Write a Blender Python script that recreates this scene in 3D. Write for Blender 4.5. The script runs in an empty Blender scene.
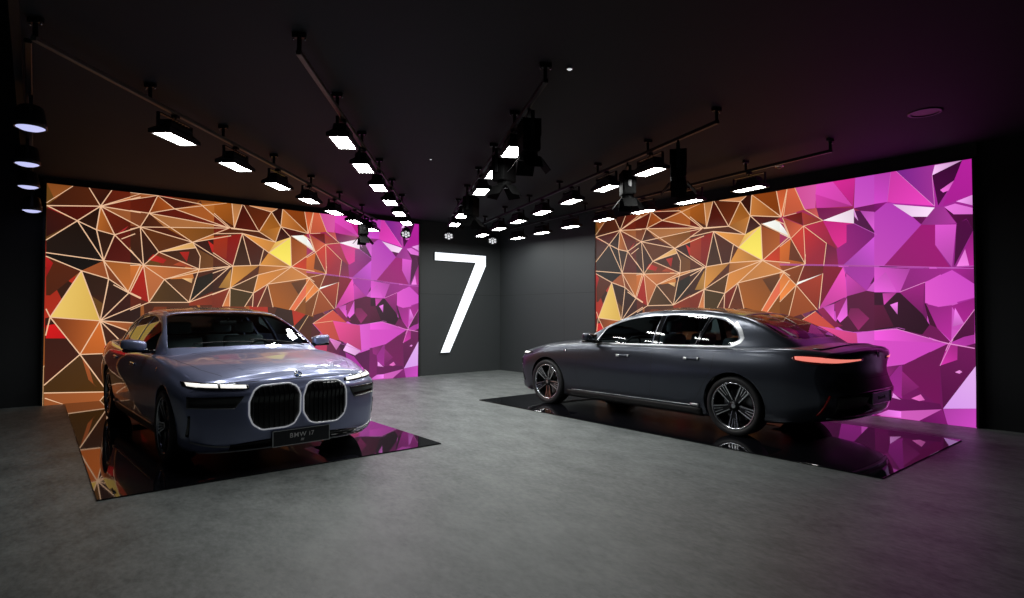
import bpy, bmesh, math, random
from mathutils import Vector, Matrix
from mathutils.geometry import delaunay_2d_cdt
from mathutils.bvhtree import BVHTree

S = bpy.context.scene
COL = S.collection
PI = math.pi

# ------------------------------------------------------------------ camera
cam_d = bpy.data.cameras.new('camera')
cam_d.sensor_width = 36.0
cam_d.lens = 583.0 / 1024.0 * 36.0
cam_d.clip_start = 0.05
cam_d.clip_end = 200
cam = bpy.data.objects.new('camera', cam_d)
COL.objects.link(cam)
cam.location = (12.1, -9.5, 1.48)
cam.rotation_euler = (math.radians(90) + math.atan(14.5 / 583.0), 0, math.radians(90 - 39.3))
S.camera = cam

# ------------------------------------------------------------------ world, exposure
w = bpy.data.worlds.new('world')
S.world = w
w.use_nodes = True
bgn = w.node_tree.nodes['Background']
bgn.inputs[0].default_value = (0.55, 0.62, 0.75, 1)
bgn.inputs[1].default_value = 0.02
S.view_settings.view_transform = 'Standard'
S.view_settings.look = 'None'
S.view_settings.gamma = 1.0
S.view_settings.use_curve_mapping = False
S.view_settings.exposure = 0.0
LAMP_STRENGTH = 46.0


# ------------------------------------------------------------------ helpers
def lin(c):
    return tuple(((v / 255.0) / 12.92 if v <= 10 else ((v / 255.0 + 0.055) / 1.055) ** 2.4) for v in c[:3])


def set_in(n, names, v):
    for k in names:
        if k in n.inputs:
            n.inputs[k].default_value = v
            return


def mat(name, rgb, rough=0.5, metal=0.0, spec=0.5, coat=0.0, coat_rough=0.03, ior=1.5, emit=None, estr=1.0, noise=0.0,
        scale=8.0, trans=0.0, bump=0.0):
    m = bpy.data.materials.new(name)
    m.use_nodes = True
    nt = m.node_tree
    b = nt.nodes['Principled BSDF']
    col = (*rgb, 1)
    b.inputs['Base Color'].default_value = col
    b.inputs['Roughness'].default_value = rough
    b.inputs['Metallic'].default_value = metal
    b.inputs['IOR'].default_value = ior
    set_in(b, ['Specular IOR Level'], spec)
    set_in(b, ['Coat Weight'], coat)
    set_in(b, ['Coat Roughness'], coat_rough)
    set_in(b, ['Transmission Weight'], trans)
    if emit:
        b.inputs['Emission Color'].default_value = (*emit, 1)
        b.inputs['Emission Strength'].default_value = estr
    tc = nt.nodes.new('ShaderNodeTexCoord')
    nz = nt.nodes.new('ShaderNodeTexNoise')
    nz.inputs['Scale'].default_value = scale
    nz.inputs['Detail'].default_value = 4
    nt.links.new(tc.outputs['Object'], nz.inputs['Vector'])
    if noise > 0:
        mx = nt.nodes.new('ShaderNodeMixRGB')
        mx.inputs[1].default_value = (*[v * (1 - noise) for v in rgb], 1)
        mx.inputs[2].default_value = (*[min(1, v * (1 + noise)) for v in rgb], 1)
        nt.links.new(nz.outputs[0], mx.inputs[0])
        nt.links.new(mx.outputs[0], b.inputs['Base Color'])
    if bump > 0:
        bp = nt.nodes.new('ShaderNodeBump')
        bp.inputs['Strength'].default_value = bump
        bp.inputs['Distance'].default_value = 0.01
        nt.links.new(nz.outputs[0], bp.inputs['Height'])
        nt.links.new(bp.outputs[0], b.inputs['Normal'])
    return m


def link(name, bm, m=None, parent=None, smooth=False, loc=None, rot=None):
    me = bpy.data.meshes.new(name)
    bmesh.ops.recalc_face_normals(bm, faces=bm.faces)
    for f in bm.faces:
        f.smooth = smooth
    bm.to_mesh(me)
    bm.free()
    o = bpy.data.objects.new(name, me)
    COL.objects.link(o)
    if m:
        for q in (m if isinstance(m, (list, tuple)) else [m]):
            me.materials.append(q)
    if parent:
        o.parent = parent
    if loc:
        o.location = loc
    if rot:
        o.rotation_euler = rot
    return o


def sharpen(o, ang=35):
    me = o.data
    bm = bmesh.new()
    bm.from_mesh(me)
    for e in bm.edges:
        if len(e.link_faces) == 2:
            if e.calc_face_angle(0) > math.radians(ang):
                e.smooth = False
        for f in e.link_faces:
            f.smooth = True
    bm.to_mesh(me)
    bm.free()
    return o


def tag(o, label=None, cat=None, group=None, kind=None):
    if label: o['label'] = label
    if cat: o['category'] = cat
    if group: o['group'] = group
    if kind: o['kind'] = kind
    return o


def empty(name, loc=(0, 0, 0), rz=0.0, parent=None):
    o = bpy.data.objects.new(name, None)
    o.empty_display_size = 0.2
    COL.objects.link(o)
    o.location = loc
    o.rotation_euler = (0, 0, rz)
    if parent: o.parent = parent
    return o


def copy_tree(o, parent=None):
    c = o.copy()
    COL.objects.link(c)
    if parent: c.parent = parent
    for ch in list(o.children):
        copy_tree(ch, c)
    return c


def box(bm, x0, x1, y0, y1, z0, z1, bev=0.0, mtx=None, seg=2):
    r = bmesh.ops.create_cube(bm, size=1.0)
    vs = r['verts']
    for v in vs:
        v.co = Vector(((x0 + x1) / 2 + v.co.x * (x1 - x0), (y0 + y1) / 2 + v.co.y * (y1 - y0), (z0 + z1) / 2 + v.co.z * (z1 - z0)))
    if bev > 0:
        es = list({e for v in vs for e in v.link_edges})
        g = bmesh.ops.bevel(bm, geom=es, offset=bev, segments=seg, profile=0.5, affect='EDGES')
        vs = list({v for f in g['faces'] for v in f.verts} | {v for v in vs if v.is_valid})
    if mtx is not None:
        for v in vs: v.co = mtx @ v.co
    return vs


def cyl(bm, p0, p1, r0, r1=None, n=16, caps=True):
    r1 = r0 if r1 is None else r1
    p0 = Vector(p0); p1 = Vector(p1)
    d = (p1 - p0).normalized()
    a = d.orthogonal().normalized()
    b = d.cross(a)
    A = [bm.verts.new(p0 + (a * math.cos(t) + b * math.sin(t)) * r0) for t in [2 * PI * i / n for i in range(n)]]
    B = [bm.verts.new(p1 + (a * math.cos(t) + b * math.sin(t)) * r1) for t in [2 * PI * i / n for i in range(n)]]
    for i in range(n):
        bm.faces.new((A[i], A[(i + 1) % n], B[(i + 1) % n], B[i]))
    if caps:
        bm.faces.new(A[::-1]); bm.faces.new(B)


def tube(bm, pts, r, n=8, closed=False):
    pts = [Vector(p) for p in pts]
    N = len(pts)
    rings = []
    up = None
    for i, p in enumerate(pts):
        if closed:
            d = (pts[(i + 1) % N] - pts[i - 1])
        else:
            d = pts[min(i + 1, N - 1)] - pts[max(i - 1, 0)]
        d.normalize()
        if up is None:
            a = d.orthogonal().normalized()
        else:
            a = (up - d * up.dot(d))
            a = a.normalized() if a.length > 1e-6 else d.orthogonal().normalized()
        up = a
        b = d.cross(a)
        rr = r[i] if isinstance(r, (list, tuple)) else r
        rings.append([bm.verts.new(p + (a * math.cos(2 * PI * k / n) + b * math.sin(2 * PI * k / n)) * rr) for k in range(n)])
    for i in range(N if closed else N - 1):
        A = rings[i]; B = rings[(i + 1) % N]
        for k in range(n):
            bm.faces.new((A[k], A[(k + 1) % n], B[(k + 1) % n], B[k]))
    if not closed:
        bm.faces.new(rings[0][::-1]); bm.faces.new(rings[-1])


def lathe(bm, prof, n=48, axis='Y', centre=(0, 0, 0), closed=False):
    """prof: list of (r, h) along axis"""
    rings = []
    for r, h in prof:
        ring = []
        for k in range(n):
            t = 2 * PI * k / n
            if axis == 'Y':
                co = (r * math.cos(t), h, r * math.sin(t))
            else:
                co = (r * math.cos(t), r * math.sin(t), h)
            ring.append(bm.verts.new(Vector(co) + Vector(centre)))
        rings.append(ring)
    m = len(rings)
    for i in range(m if closed else m - 1):
        A = rings[i]; B = rings[(i + 1) % m]
        for k in range(n):
            bm.faces.new((A[k], A[(k + 1) % n], B[(k + 1) % n], B[k]))
    return rings


def prism(bm, poly, h0, h1, axis='Z'):
    """extrude a 2D polygon between two heights along an axis"""
    def P(a, b, h):
        return {'Z': (a, b, h), 'Y': (a, h, b), 'X': (h, a, b)}[axis]
    A = [bm.verts.new(P(a, b, h0)) for a, b in poly]
    B = [bm.verts.new(P(a, b, h1)) for a, b in poly]
    n = len(poly)
    bm.faces.new(A[::-1]); bm.faces.new(B)
    for i in range(n):
        bm.faces.new((A[i], A[(i + 1) % n], B[(i + 1) % n], B[i]))


# ------------------------------------------------------------------ materials of the hall
def floor_material():
    m = bpy.data.materials.new('grey_floor')
    m.use_nodes = True
    nt = m.node_tree
    b = nt.nodes['Principled BSDF']
    tc = nt.nodes.new('ShaderNodeTexCoord')
    n1 = nt.nodes.new('ShaderNodeTexNoise'); n1.inputs['Scale'].default_value = 2.2; n1.inputs['Detail'].default_value = 7; n1.inputs['Roughness'].default_value = 0.65
    n2 = nt.nodes.new('ShaderNodeTexNoise'); n2.inputs['Scale'].default_value = 14; n2.inputs['Detail'].default_value = 6; n2.inputs['Roughness'].default_value = 0.7
    mp = nt.nodes.new('ShaderNodeMapping'); mp.inputs['Rotation'].default_value = (0, 0, 0.5); mp.inputs['Scale'].default_value = (1.0, 1.8, 1)
    nt.links.new(tc.outputs['Object'], mp.inputs['Vector'])
    nt.links.new(mp.outputs[0], n1.inputs['Vector']); nt.links.new(mp.outputs[0], n2.inputs['Vector'])
    mx = nt.nodes.new('ShaderNodeMixRGB'); mx.blend_type = 'MIX'; mx.inputs[0].default_value = 0.5
    nt.links.new(n1.outputs[0], mx.inputs[1]); nt.links.new(n2.outputs[0], mx.inputs[2])
    cr = nt.nodes.new('ShaderNodeValToRGB')
    cr.color_ramp.elements[0].position = 0.34; cr.color_ramp.elements[0].color = (0.056, 0.066, 0.065, 1)
    cr.color_ramp.elements[1].position = 0.62; cr.color_ramp.elements[1].color = (0.225, 0.243, 0.238, 1)
    nt.links.new(mx.outputs[0], cr.inputs[0])
    nt.links.new(cr.outputs[0], b.inputs['Base Color'])
    b.inputs['Roughness'].default_value = 0.46
    bp = nt.nodes.new('ShaderNodeBump'); bp.inputs['Strength'].default_value = 0.25; bp.inputs['Distance'].default_value = 0.006
    nt.links.new(n2.outputs[0], bp.inputs['Height']); nt.links.new(bp.outputs[0], b.inputs['Normal'])
    return m


def wall_material():
    m = bpy.data.materials.new('dark_wall_panel')
    m.use_nodes = True
    nt = m.node_tree
    b = nt.nodes['Principled BSDF']
    tc = nt.nodes.new('ShaderNodeTexCoord')
    sp = nt.nodes.new('ShaderNodeSeparateXYZ'); nt.links.new(tc.outputs['Object'], sp.inputs[0])
    ad = nt.nodes.new('ShaderNodeMath'); ad.operation = 'ADD'
    nt.links.new(sp.outputs[0], ad.inputs[0]); nt.links.new(sp.outputs[1], ad.inputs[1])
    cb = nt.nodes.new('ShaderNodeCombineXYZ'); nt.links.new(ad.outputs[0], cb.inputs[0]); nt.links.new(sp.outputs[2], cb.inputs[1])
    br = nt.nodes.new('ShaderNodeTexBrick'); br.offset = 0.0
    br.inputs['Scale'].default_value = 1.0; br.inputs['Brick Width'].default_value = 2.4; br.inputs['Row Height'].default_value = 1.95
    br.inputs['Mortar Size'].default_value = 0.006
    br.inputs['Color1'].default_value = (0.044, 0.049, 0.051, 1); br.inputs['Color2'].default_value = (0.041, 0.046, 0.049, 1)
    br.inputs['Mortar'].default_value = (0.018, 0.019, 0.020, 1)
    nt.links.new(cb.outputs[0], br.inputs['Vector'])
    nt.links.new(br.outputs[0], b.inputs['Base Color'])
    b.inputs['Roughness'].default_value = 0.6
    return m


M = {}
M['floor'] = floor_material()
M['wall'] = wall_material()
M['ceiling'] = mat('black_ceiling', (0.010, 0.0125, 0.0155), 0.75, noise=0.2, scale=2)
M['darkwall'] = mat('falloff_dark_wall', (0.012, 0.014, 0.016), 0.9, noise=.2, scale=3)  # wall past the screens; the light falloff there is put into its colour
M['spotblack'] = mat('spotlight_black', (0.003, 0.003, 0.003), 0.8, spec=0.1)
M['black'] = mat('matt_black', (0.012, 0.012, 0.013), 0.55, noise=0.1)
M['blackmetal'] = mat('black_metal', (0.02, 0.02, 0.021), 0.35, metal=0.3)
M['track_highlit'] = mat('highlit_track_metal', (0.16, 0.15, 0.13), 0.45, metal=0.6)  # black rails on the left, paler here to stand for their highlights
M['mirrorfloor'] = mat('black_gloss_panel', (0.006, 0.006, 0.008), 0.025, ior=1.72, noise=0.1)
M['steel'] = mat('bright_steel', (0.6, 0.6, 0.62), 0.25, metal=1.0)
M['lamp'] = mat('lamp_panel', (1, 1, 1), 0.5, emit=(0.98, 1.0, 0.975), estr=LAMP_STRENGTH)
M['spotlens'] = mat('spot_lens', (0.3, 0.3, 0.35), 0.3, emit=(0.50, 0.52, 0.85), estr=1.1)
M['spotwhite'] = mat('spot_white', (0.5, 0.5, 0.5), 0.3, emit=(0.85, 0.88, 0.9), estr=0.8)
M['seven'] = mat('lit_numeral', (0.8, 0.8, 0.8), 0.5, emit=(0.86, 0.92, 1.0), estr=1.15)


# ------------------------------------------------------------------ room shell
def slab(name, x0, x1, y0, y1, z0, z1, m):
    bm = bmesh.new(); box(bm, x0, x1, y0, y1, z0, z1)
    return tag(link(name, bm, m), kind='structure')


slab('floor', -0.3, 18.0, -18.0, 0.3, -0.2, 0.0, M['floor'])
slab('wall_left', -0.3, 0.0, -9.42, 0.0, 0.0, 6.0, M['wall'])
slab('wall_left', -0.3, 0.0, -18.0, -9.42, 0.0, 6.0, M['darkwall'])
slab('wall_right', -0.3, 10.08, 0.0, 0.3, 0.0, 6.0, M['wall'])
slab('wall_right', 10.08, 18.0, 0.0, 0.3, 0.0, 6.0, M['darkwall'])
slab('ceiling', 0.0, 18.0, -9.62, 0.0, 3.70, 3.95, M['ceiling'])
slab('ceiling', 0.0, 18.0, -18.0, -9.62, 5.8, 6.0, M['black'])
# black fascia strips between the screens and the ceiling
slab('trim_1', 0.0, 0.06, -9.42, -2.46, 3.61, 3.70, M['black'])
slab('trim_2', 3.40, 10.10, -0.06, 0.0, 3.52, 3.70, M['black'])
# edge beam where the lowered ceiling stops
slab('trim_3', 0.0, 18.0, -9.68, -9.62, 3.66, 3.95, M['black'])

SCREEN_FACETS = [
((62,26,12),(80,34,14),[(0.0012,0.8987),(0.0477,1),(0.0811,1),(0.1041,0.9189)]),
((55,20,10),None,[(0.0811,1),(0.126,1),(0.1041,0.9189)]),
((95,30,14),None,[(0.1041,0.9189),(0.126,1),(0.1878,1)]),
((190,110,60),None,[(0.1041,0.9189),(0.187,1),(0.1872,0.9832)]),
((105,32,15),None,[(0.1041,0.9189),(0.1872,0.9832),(0.1878,0.9059)]),
((150,85,45),None,[(0.1041,0.9189),(0.1878,0.9059),(0.1883,0.8346),(0.1848,0.834)]),
((75,18,10),None,[(0.0012,0.8987),(0.1041,0.9189),(0.0588,0.8413)]),
((150,25,32),None,[(0.0016,0.8942),(0.0335,0.8642),(0.0261,0.8369),(0.0108,0.855)]),
((170,95,38),(130,65,25),[(0.1041,0.9189),(0.0968,0.8058),(0.1339,0.7881)]),
((92,28,14),None,[(0.1041,0.9189),(0.1339,0.7881),(0.1848,0.834)]),
((28,17,11),None,[(0.0006,0.7435),(0.0588,0.8413),(0.1121,0.662),(0.001,0.6862)]),
((55,18,12),None,[(0,0.8892),(0.0588,0.8413),(0.0005,0.7571)]),
((40,20,11),None,[(0.0588,0.8413),(0.1041,0.9189),(0.0968,0.8058)]),
((28,16,10),None,[(0.0588,0.8413),(0.0968,0.8058),(0.1121,0.662)]),
((48,24,13),None,[(0.0968,0.8058),(0.1339,0.7881),(0.1121,0.662)]),
((78,17,9),None,[(0.1339,0.7881),(0.1894,0.6685),(0.1895,0.6536),(0.1121,0.662)]),
((88,22,13),None,[(0.1339,0.7881),(0.1848,0.834),(0.1883,0.8346),(0.1894,0.6685)]),
((150,88,42),None,[(0.1884,0.8168),(0.164,0.7244),(0.1894,0.6685)]),
((170,40,45),None,[(0.1401,0.7988),(0.1632,0.8369),(0.1506,0.8054)]),
((18,12,8),None,[(0.001,0.6862),(0.1121,0.662),(0.0684,0.6103),(0.0012,0.6698)]),
((150,76,36),None,[(0.0684,0.6103),(0.1121,0.662),(0.123,0.5768)]),
((120,58,26),None,[(0.1121,0.662),(0.123,0.5768),(0.1642,0.5172)]),
((172,96,40),None,[(0.1121,0.662),(0.1895,0.6536),(0.1642,0.5172)]),
((165,32,20),None,[(0.1642,0.5172),(0.1896,0.6487),(0.1907,0.4908)]),
((80,32,12),None,[(0.0012,0.6698),(0.0684,0.6103),(0.01,0.4939),(0.0026,0.4936)]),
((155,22,22),None,[(0.0012,0.6698),(0.0144,0.6403),(0.0019,0.5753)]),
((48,25,13),None,[(0.0684,0.6103),(0.123,0.5768),(0.1642,0.5172),(0.1643,0.4997),(0.0871,0.4968)]),
((58,22,12),None,[(0.0016,0.3914),(0.0108,0.3958),(0.0687,0.223),(0.0022,0.0933)]),
((110,48,18),(185,95,38),[(0.0108,0.3958),(0.1073,0.378),(0.0687,0.223)]),
((195,98,36),None,[(0.1073,0.378),(0.1235,0.2279),(0.0687,0.223)]),
((200,18,20),None,[(0.0037,0.3596),(0.0204,0.3638),(0.0418,0.2988),(0.0034,0.3008)]),
((72,44,15),None,[(0.0687,0.223),(0.1249,0.042),(0.0024,0.0573),(0.0022,0.0933)]),
((150,76,36),None,[(0.0714,0.2162),(0.0856,0.17),(0.0962,0.0842),(0.1044,0.0642),(0.0861,0.1044)]),
((60,30,13),None,[(0.0687,0.223),(0.1235,0.2279),(0.1249,0.042)]),
((155,84,42),None,[(0.0024,0.0573),(0.1249,0.042),(0.1091,0),(0.0029,0)]),
((48,22,12),None,[(0.1073,0.378),(0.1212,0.5481),(0.1655,0.5116)]),
((52,18,11),None,[(0.1073,0.378),(0.1655,0.5116),(0.1909,0.4585)]),
((175,22,16),None,[(0.1655,0.5116),(0.1911,0.5522),(0.1916,0.4881)]),
((42,18,11),None,[(0.1073,0.378),(0.1909,0.4585),(0.1916,0.3649)]),
((160,86,42),None,[(0.1073,0.378),(0.1916,0.3649),(0.1919,0.3157),(0.1668,0.3216)]),
((52,22,11),None,[(0.1073,0.378),(0.1668,0.3216),(0.1459,0.2887)]),
((58,26,13),None,[(0.1073,0.378),(0.1459,0.2887),(0.159,0.225),(0.1235,0.2279)]),
((55,24,12),None,[(0.1235,0.2279),(0.1934,0.2271),(0.1953,0),(0.1254,0)]),
((236,198,104),(214,172,78),[(0.0684,0.6105),(0.1073,0.378),(0.0108,0.394)]),
((155,84,42),None,[(0.1654,1),(0.2251,1),(0.1657,0.9667)]),
((90,26,12),None,[(0.1657,0.9667),(0.2251,1),(0.2064,0.9071),(0.1661,0.9114)]),
((130,58,22),(165,80,28),[(0.2251,1),(0.2064,0.9071),(0.2639,0.9412)]),
((72,22,12),None,[(0.2251,1),(0.2639,0.9412),(0.3247,0.9795)]),
((98,27,16),None,[(0.2064,0.9071),(0.2629,0.9377),(0.3974,0.8674)]),
((165,88,38),None,[(0.2639,0.9412),(0.3247,0.9795),(0.3974,0.8674)]),
((168,98,40),None,[(0.3247,0.9795),(0.3843,1),(0.3821,0.9112),(0.3974,0.8674)]),
((90,40,16),None,[(0.3843,1),(0.4068,1),(0.3974,0.8674),(0.3821,0.9112)]),
((170,108,60),None,[(0.2064,0.9071),(0.3907,0.8721),(0.241,0.8451)]),
((120,62,34),None,[(0.1662,0.9061),(0.2064,0.9071),(0.1878,0.8356),(0.1667,0.8371)]),
((74,34,18),None,[(0.1878,0.8356),(0.2064,0.9071),(0.241,0.8451)]),
((128,74,26),None,[(0.241,0.8451),(0.3974,0.8674),(0.3075,0.7783)]),
((76,28,13),None,[(0.1878,0.8356),(0.241,0.8451),(0.3075,0.7783)]),
((90,44,16),None,[(0.1878,0.8356),(0.3075,0.7783),(0.2295,0.7177)]),
((52,22,12),None,[(0.1878,0.8356),(0.2295,0.7177),(0.1962,0.649)]),
((175,32,25),None,[(0.2174,0.7053),(0.247,0.6815),(0.2398,0.6621),(0.2056,0.6769)]),
((60,28,14),None,[(0.1667,0.8265),(0.1878,0.8356),(0.1962,0.649),(0.1675,0.7204)]),
((65,32,16),None,[(0.2295,0.7177),(0.3156,0.7512),(0.3264,0.7074),(0.3242,0.6415)]),
((160,30,22),None,[(0.2769,0.7237),(0.3,0.7289),(0.2942,0.6756)]),
((150,62,34),None,[(0.2849,0.6802),(0.3189,0.6444),(0.2622,0.6578)]),
((52,18,11),None,[(0.3075,0.7783),(0.4022,0.8273),(0.402,0.6638),(0.3156,0.7512)]),
((150,78,26),None,[(0.3689,0.8046),(0.4022,0.8273),(0.402,0.6638),(0.3739,0.713)]),
((185,30,24),None,[(0.3446,0.7917),(0.3759,0.7479),(0.3557,0.7315)]),
((108,64,28),None,[(0.3156,0.7512),(0.402,0.6638),(0.3242,0.6415),(0.3264,0.7074)]),
((236,178,104),None,[(0.2295,0.7177),(0.3075,0.7783),(0.3156,0.7512)]),
((52,20,11),None,[(0.1675,0.7204),(0.1962,0.649),(0.168,0.6462)]),
((188,102,42),None,[(0.168,0.6462),(0.1962,0.649),(0.169,0.517)]),
((160,28,16),None,[(0.169,0.517),(0.1962,0.649),(0.2094,0.4672),(0.1832,0.4879)]),
((180,102,52),None,[(0.1962,0.649),(0.3242,0.6415),(0.2428,0.5826)]),
((188,118,58),None,[(0.3242,0.6415),(0.402,0.6638),(0.2428,0.5826)]),
((182,102,56),None,[(0.1962,0.649),(0.2428,0.5826),(0.2094,0.4672)]),
((72,46,18),None,[(0.2428,0.5826),(0.2094,0.4672),(0.3007,0.4693)]),
((84,48,22),None,[(0.2428,0.5826),(0.3166,0.5934),(0.3007,0.4693)]),
((228,176,118),None,[(0.2829,0.591),(0.3087,0.5929),(0.3063,0.568)]),
((30,22,13),None,[(0.3166,0.5934),(0.402,0.6638),(0.3007,0.4693)]),
((48,26,16),None,[(0.3007,0.4693),(0.402,0.6638),(0.4027,0.5473)]),
((185,122,60),None,[(0.3782,0.6326),(0.4043,0.6605),(0.4049,0.5509),(0.3749,0.5447)]),
((125,42,20),None,[(0.3007,0.4693),(0.3749,0.5447),(0.382,0.4596),(0.3008,0.4526)]),
((74,40,20),None,[(0.2094,0.4672),(0.3007,0.4693),(0.3008,0.447),(0.2168,0.4458)]),
((90,30,14),None,[(0.1696,0.4293),(0.2094,0.4672),(0.1832,0.4879),(0.169,0.5086)]),
((80,34,13),None,[(0.3596,1),(0.6405,1),(0.6371,0.4501),(0.357,0.4542)]),
((150,80,25),None,[(0.3595,1),(0.4041,1),(0.4143,0.8756),(0.3592,0.9319)]),
((192,126,72),None,[(0.4041,1),(0.4306,1),(0.4107,0.8727)]),
((78,22,11),None,[(0.4327,1),(0.4769,0.8619),(0.4143,0.872)]),
((92,36,13),None,[(0.4349,1),(0.5108,0.9774),(0.4769,0.8619)]),
((205,134,84),None,[(0.4503,1),(0.5272,1),(0.5108,0.9774)]),
((158,92,32),None,[(0.5108,0.9774),(0.5375,0.9005),(0.4769,0.8619)]),
((52,18,9),None,[(0.5108,0.9774),(0.5272,1),(0.5425,1),(0.5375,0.9005)]),
((195,120,56),(150,80,30),[(0.5438,1),(0.6184,0.875),(0.5375,0.9005)]),
((132,60,16),None,[(0.545,1),(0.6074,0.9981),(0.6184,0.875)]),
((204,90,58),None,[(0.6074,0.9981),(0.6336,0.9999),(0.6184,0.875)]),
((205,70,80),None,[(0.6336,0.9999),(0.6422,0.9983),(0.6413,0.8585),(0.6184,0.875)]),
((60,20,11),None,[(0.5375,0.9005),(0.566,0.8457),(0.5229,0.811)]),
((168,104,42),None,[(0.4769,0.8619),(0.5375,0.9005),(0.5229,0.811)]),
((72,16,11),None,[(0.5375,0.9005),(0.6184,0.875),(0.6036,0.8652),(0.566,0.8457)]),
((110,32,16),None,[(0.3592,0.9319),(0.4034,0.8657),(0.3587,0.8248)]),
((142,66,20),(175,90,30),[(0.566,0.8457),(0.638,0.7772),(0.5693,0.6771)]),
((142,40,30),None,[(0.6184,0.875),(0.6413,0.8585),(0.638,0.7772),(0.6036,0.8619)]),
((242,246,232),None,[(0.5679,0.8532),(0.6036,0.863),(0.6251,0.8403),(0.638,0.7772)]),
((218,142,62),None,[(0.4319,0.845),(0.5229,0.811),(0.5043,0.7502)]),
((238,186,92),None,[(0.5229,0.811),(0.566,0.8457),(0.5043,0.7502)]),
((246,224,90),None,[(0.566,0.8457),(0.5693,0.6771),(0.5043,0.7502)]),
((72,26,11),None,[(0.4319,0.845),(0.4898,0.7644),(0.4793,0.6773),(0.4555,0.6743)]),
((57,28,11),None,[(0.4319,0.845),(0.4555,0.6743),(0.4082,0.6655)]),
((192,126,52),None,[(0.5043,0.7502),(0.5693,0.6771),(0.4793,0.6773)]),
((130,20,13),None,[(0.3586,0.806),(0.4319,0.845),(0.4082,0.6655),(0.3582,0.7305)]),
((150,42,18),None,[(0.3586,0.8148),(0.3945,0.8304),(0.3916,0.7008),(0.3582,0.7305)]),
((192,126,52),None,[(0.4082,0.6655),(0.4793,0.6773),(0.4018,0.5481)]),
((184,112,48),None,[(0.4793,0.6773),(0.5693,0.6771),(0.4757,0.6243)]),
((78,46,14),None,[(0.4018,0.5481),(0.4757,0.6243),(0.4636,0.5241)]),
((205,128,56),None,[(0.4757,0.6243),(0.5693,0.6771),(0.5021,0.5748),(0.4636,0.5241)]),
((196,124,60),None,[(0.5021,0.5748),(0.5693,0.6771),(0.6243,0.617)]),
((142,76,22),None,[(0.5021,0.5748),(0.6243,0.617),(0.5648,0.4319),(0.5177,0.4519)]),
((96,50,16),None,[(0.5688,0.5866),(0.6226,0.6139),(0.5937,0.512)]),
((228,112,60),(222,96,80),[(0.6243,0.617),(0.638,0.6025),(0.6379,0.5752),(0.58,0.4285),(0.5648,0.4342)]),
((130,70,16),None,[(0.6367,0.5753),(0.6367,0.3903),(0.58,0.4285)]),
((186,50,20),None,[(0.5693,0.6771),(0.638,0.7772),(0.6384,0.657)]),
((188,98,52),None,[(0.5693,0.6771),(0.6384,0.657),(0.6381,0.6057),(0.6243,0.617)]),
((66,46,14),None,[(0.4018,0.5481),(0.4636,0.5241),(0.4405,0.4494),(0.4014,0.4499)]),
((192,112,62),None,[(0.4018,0.5481),(0.4014,0.4499),(0.3816,0.4502)]),
((112,30,13),None,[(0.4636,0.5241),(0.5021,0.5748),(0.4748,0.4489),(0.4612,0.4491)]),
((92,40,16),None,[(0.5021,0.5748),(0.4748,0.4489),(0.5177,0.4484)]),
((60,26,13),None,[(0.3579,0.6613),(0.4082,0.6655),(0.4018,0.5481),(0.3573,0.5232)]),
((172,120,52),None,[(0.3724,0.5474),(0.4038,0.65),(0.4018,0.5481)]),
((122,40,20),None,[(0.3572,0.5107),(0.4018,0.5481),(0.3831,0.4501),(0.3569,0.4354)]),
((150,40,80),None,[(0.6158,1),(0.8366,1),(0.8338,0.6175),(0.6137,0.6524)]),
((210,96,52),None,[(0.6158,1),(0.6341,1),(0.6242,0.8759),(0.6151,0.8868)]),
((200,92,62),None,[(0.6341,1),(0.6541,1),(0.6753,0.8954),(0.6242,0.8759)]),
((208,80,150),(215,90,165),[(0.6541,1),(0.7036,1),(0.7007,0.8945),(0.6753,0.8954)]),
((215,70,178),None,[(0.7036,1),(0.7404,1),(0.7825,0.8807),(0.7011,0.9567)]),
((190,55,150),None,[(0.7011,0.9567),(0.7825,0.8807),(0.7028,0.8931)]),
((200,40,140),None,[(0.7404,1),(0.788,1),(0.7826,0.883)]),
((206,84,200),(190,70,190),[(0.788,1),(0.8366,1),(0.8357,0.8793),(0.7844,0.8722)]),
((110,20,16),None,[(0.6242,0.8716),(0.6687,0.8844),(0.6713,0.8238)]),
((150,50,42),None,[(0.6687,0.8844),(0.7169,0.835),(0.6726,0.8202)]),
((185,80,52),None,[(0.6219,0.8695),(0.6726,0.8202),(0.6416,0.7687)]),
((120,24,80),None,[(0.6731,0.8917),(0.7028,0.8948),(0.7844,0.8722),(0.7169,0.835)]),
((190,80,80),None,[(0.6731,0.8917),(0.7028,0.8948),(0.7088,0.8469)]),
((108,20,90),None,[(0.7844,0.8722),(0.8357,0.8778),(0.8354,0.8418),(0.7975,0.857)]),
((205,84,198),None,[(0.7975,0.857),(0.8354,0.8418),(0.8348,0.7552),(0.8297,0.7501)]),
((78,14,68),None,[(0.7843,0.8604),(0.7975,0.857),(0.8297,0.7501),(0.7839,0.8067)]),
((252,226,245),None,[(0.7169,0.835),(0.7844,0.8699),(0.7839,0.8067)]),
((225,150,220),None,[(0.7844,0.8699),(0.7934,0.8147),(0.7853,0.8364)]),
((206,30,132),None,[(0.7169,0.835),(0.7839,0.8067),(0.7685,0.8006),(0.768,0.7289),(0.7503,0.7039),(0.7228,0.7943)]),
((150,20,118),(120,20,110),[(0.7839,0.8067),(0.8297,0.7501),(0.7596,0.6304),(0.7498,0.6356),(0.7463,0.7045),(0.768,0.7289),(0.7686,0.8046)]),
((186,70,190),None,[(0.8297,0.7501),(0.8347,0.746),(0.8338,0.6191),(0.7596,0.6304)]),
((188,52,40),None,[(0.6416,0.7687),(0.6726,0.8202),(0.6758,0.6447)]),
((200,36,42),(150,28,50),[(0.6726,0.8202),(0.7244,0.7326),(0.7177,0.6354),(0.6758,0.6447)]),
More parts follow.
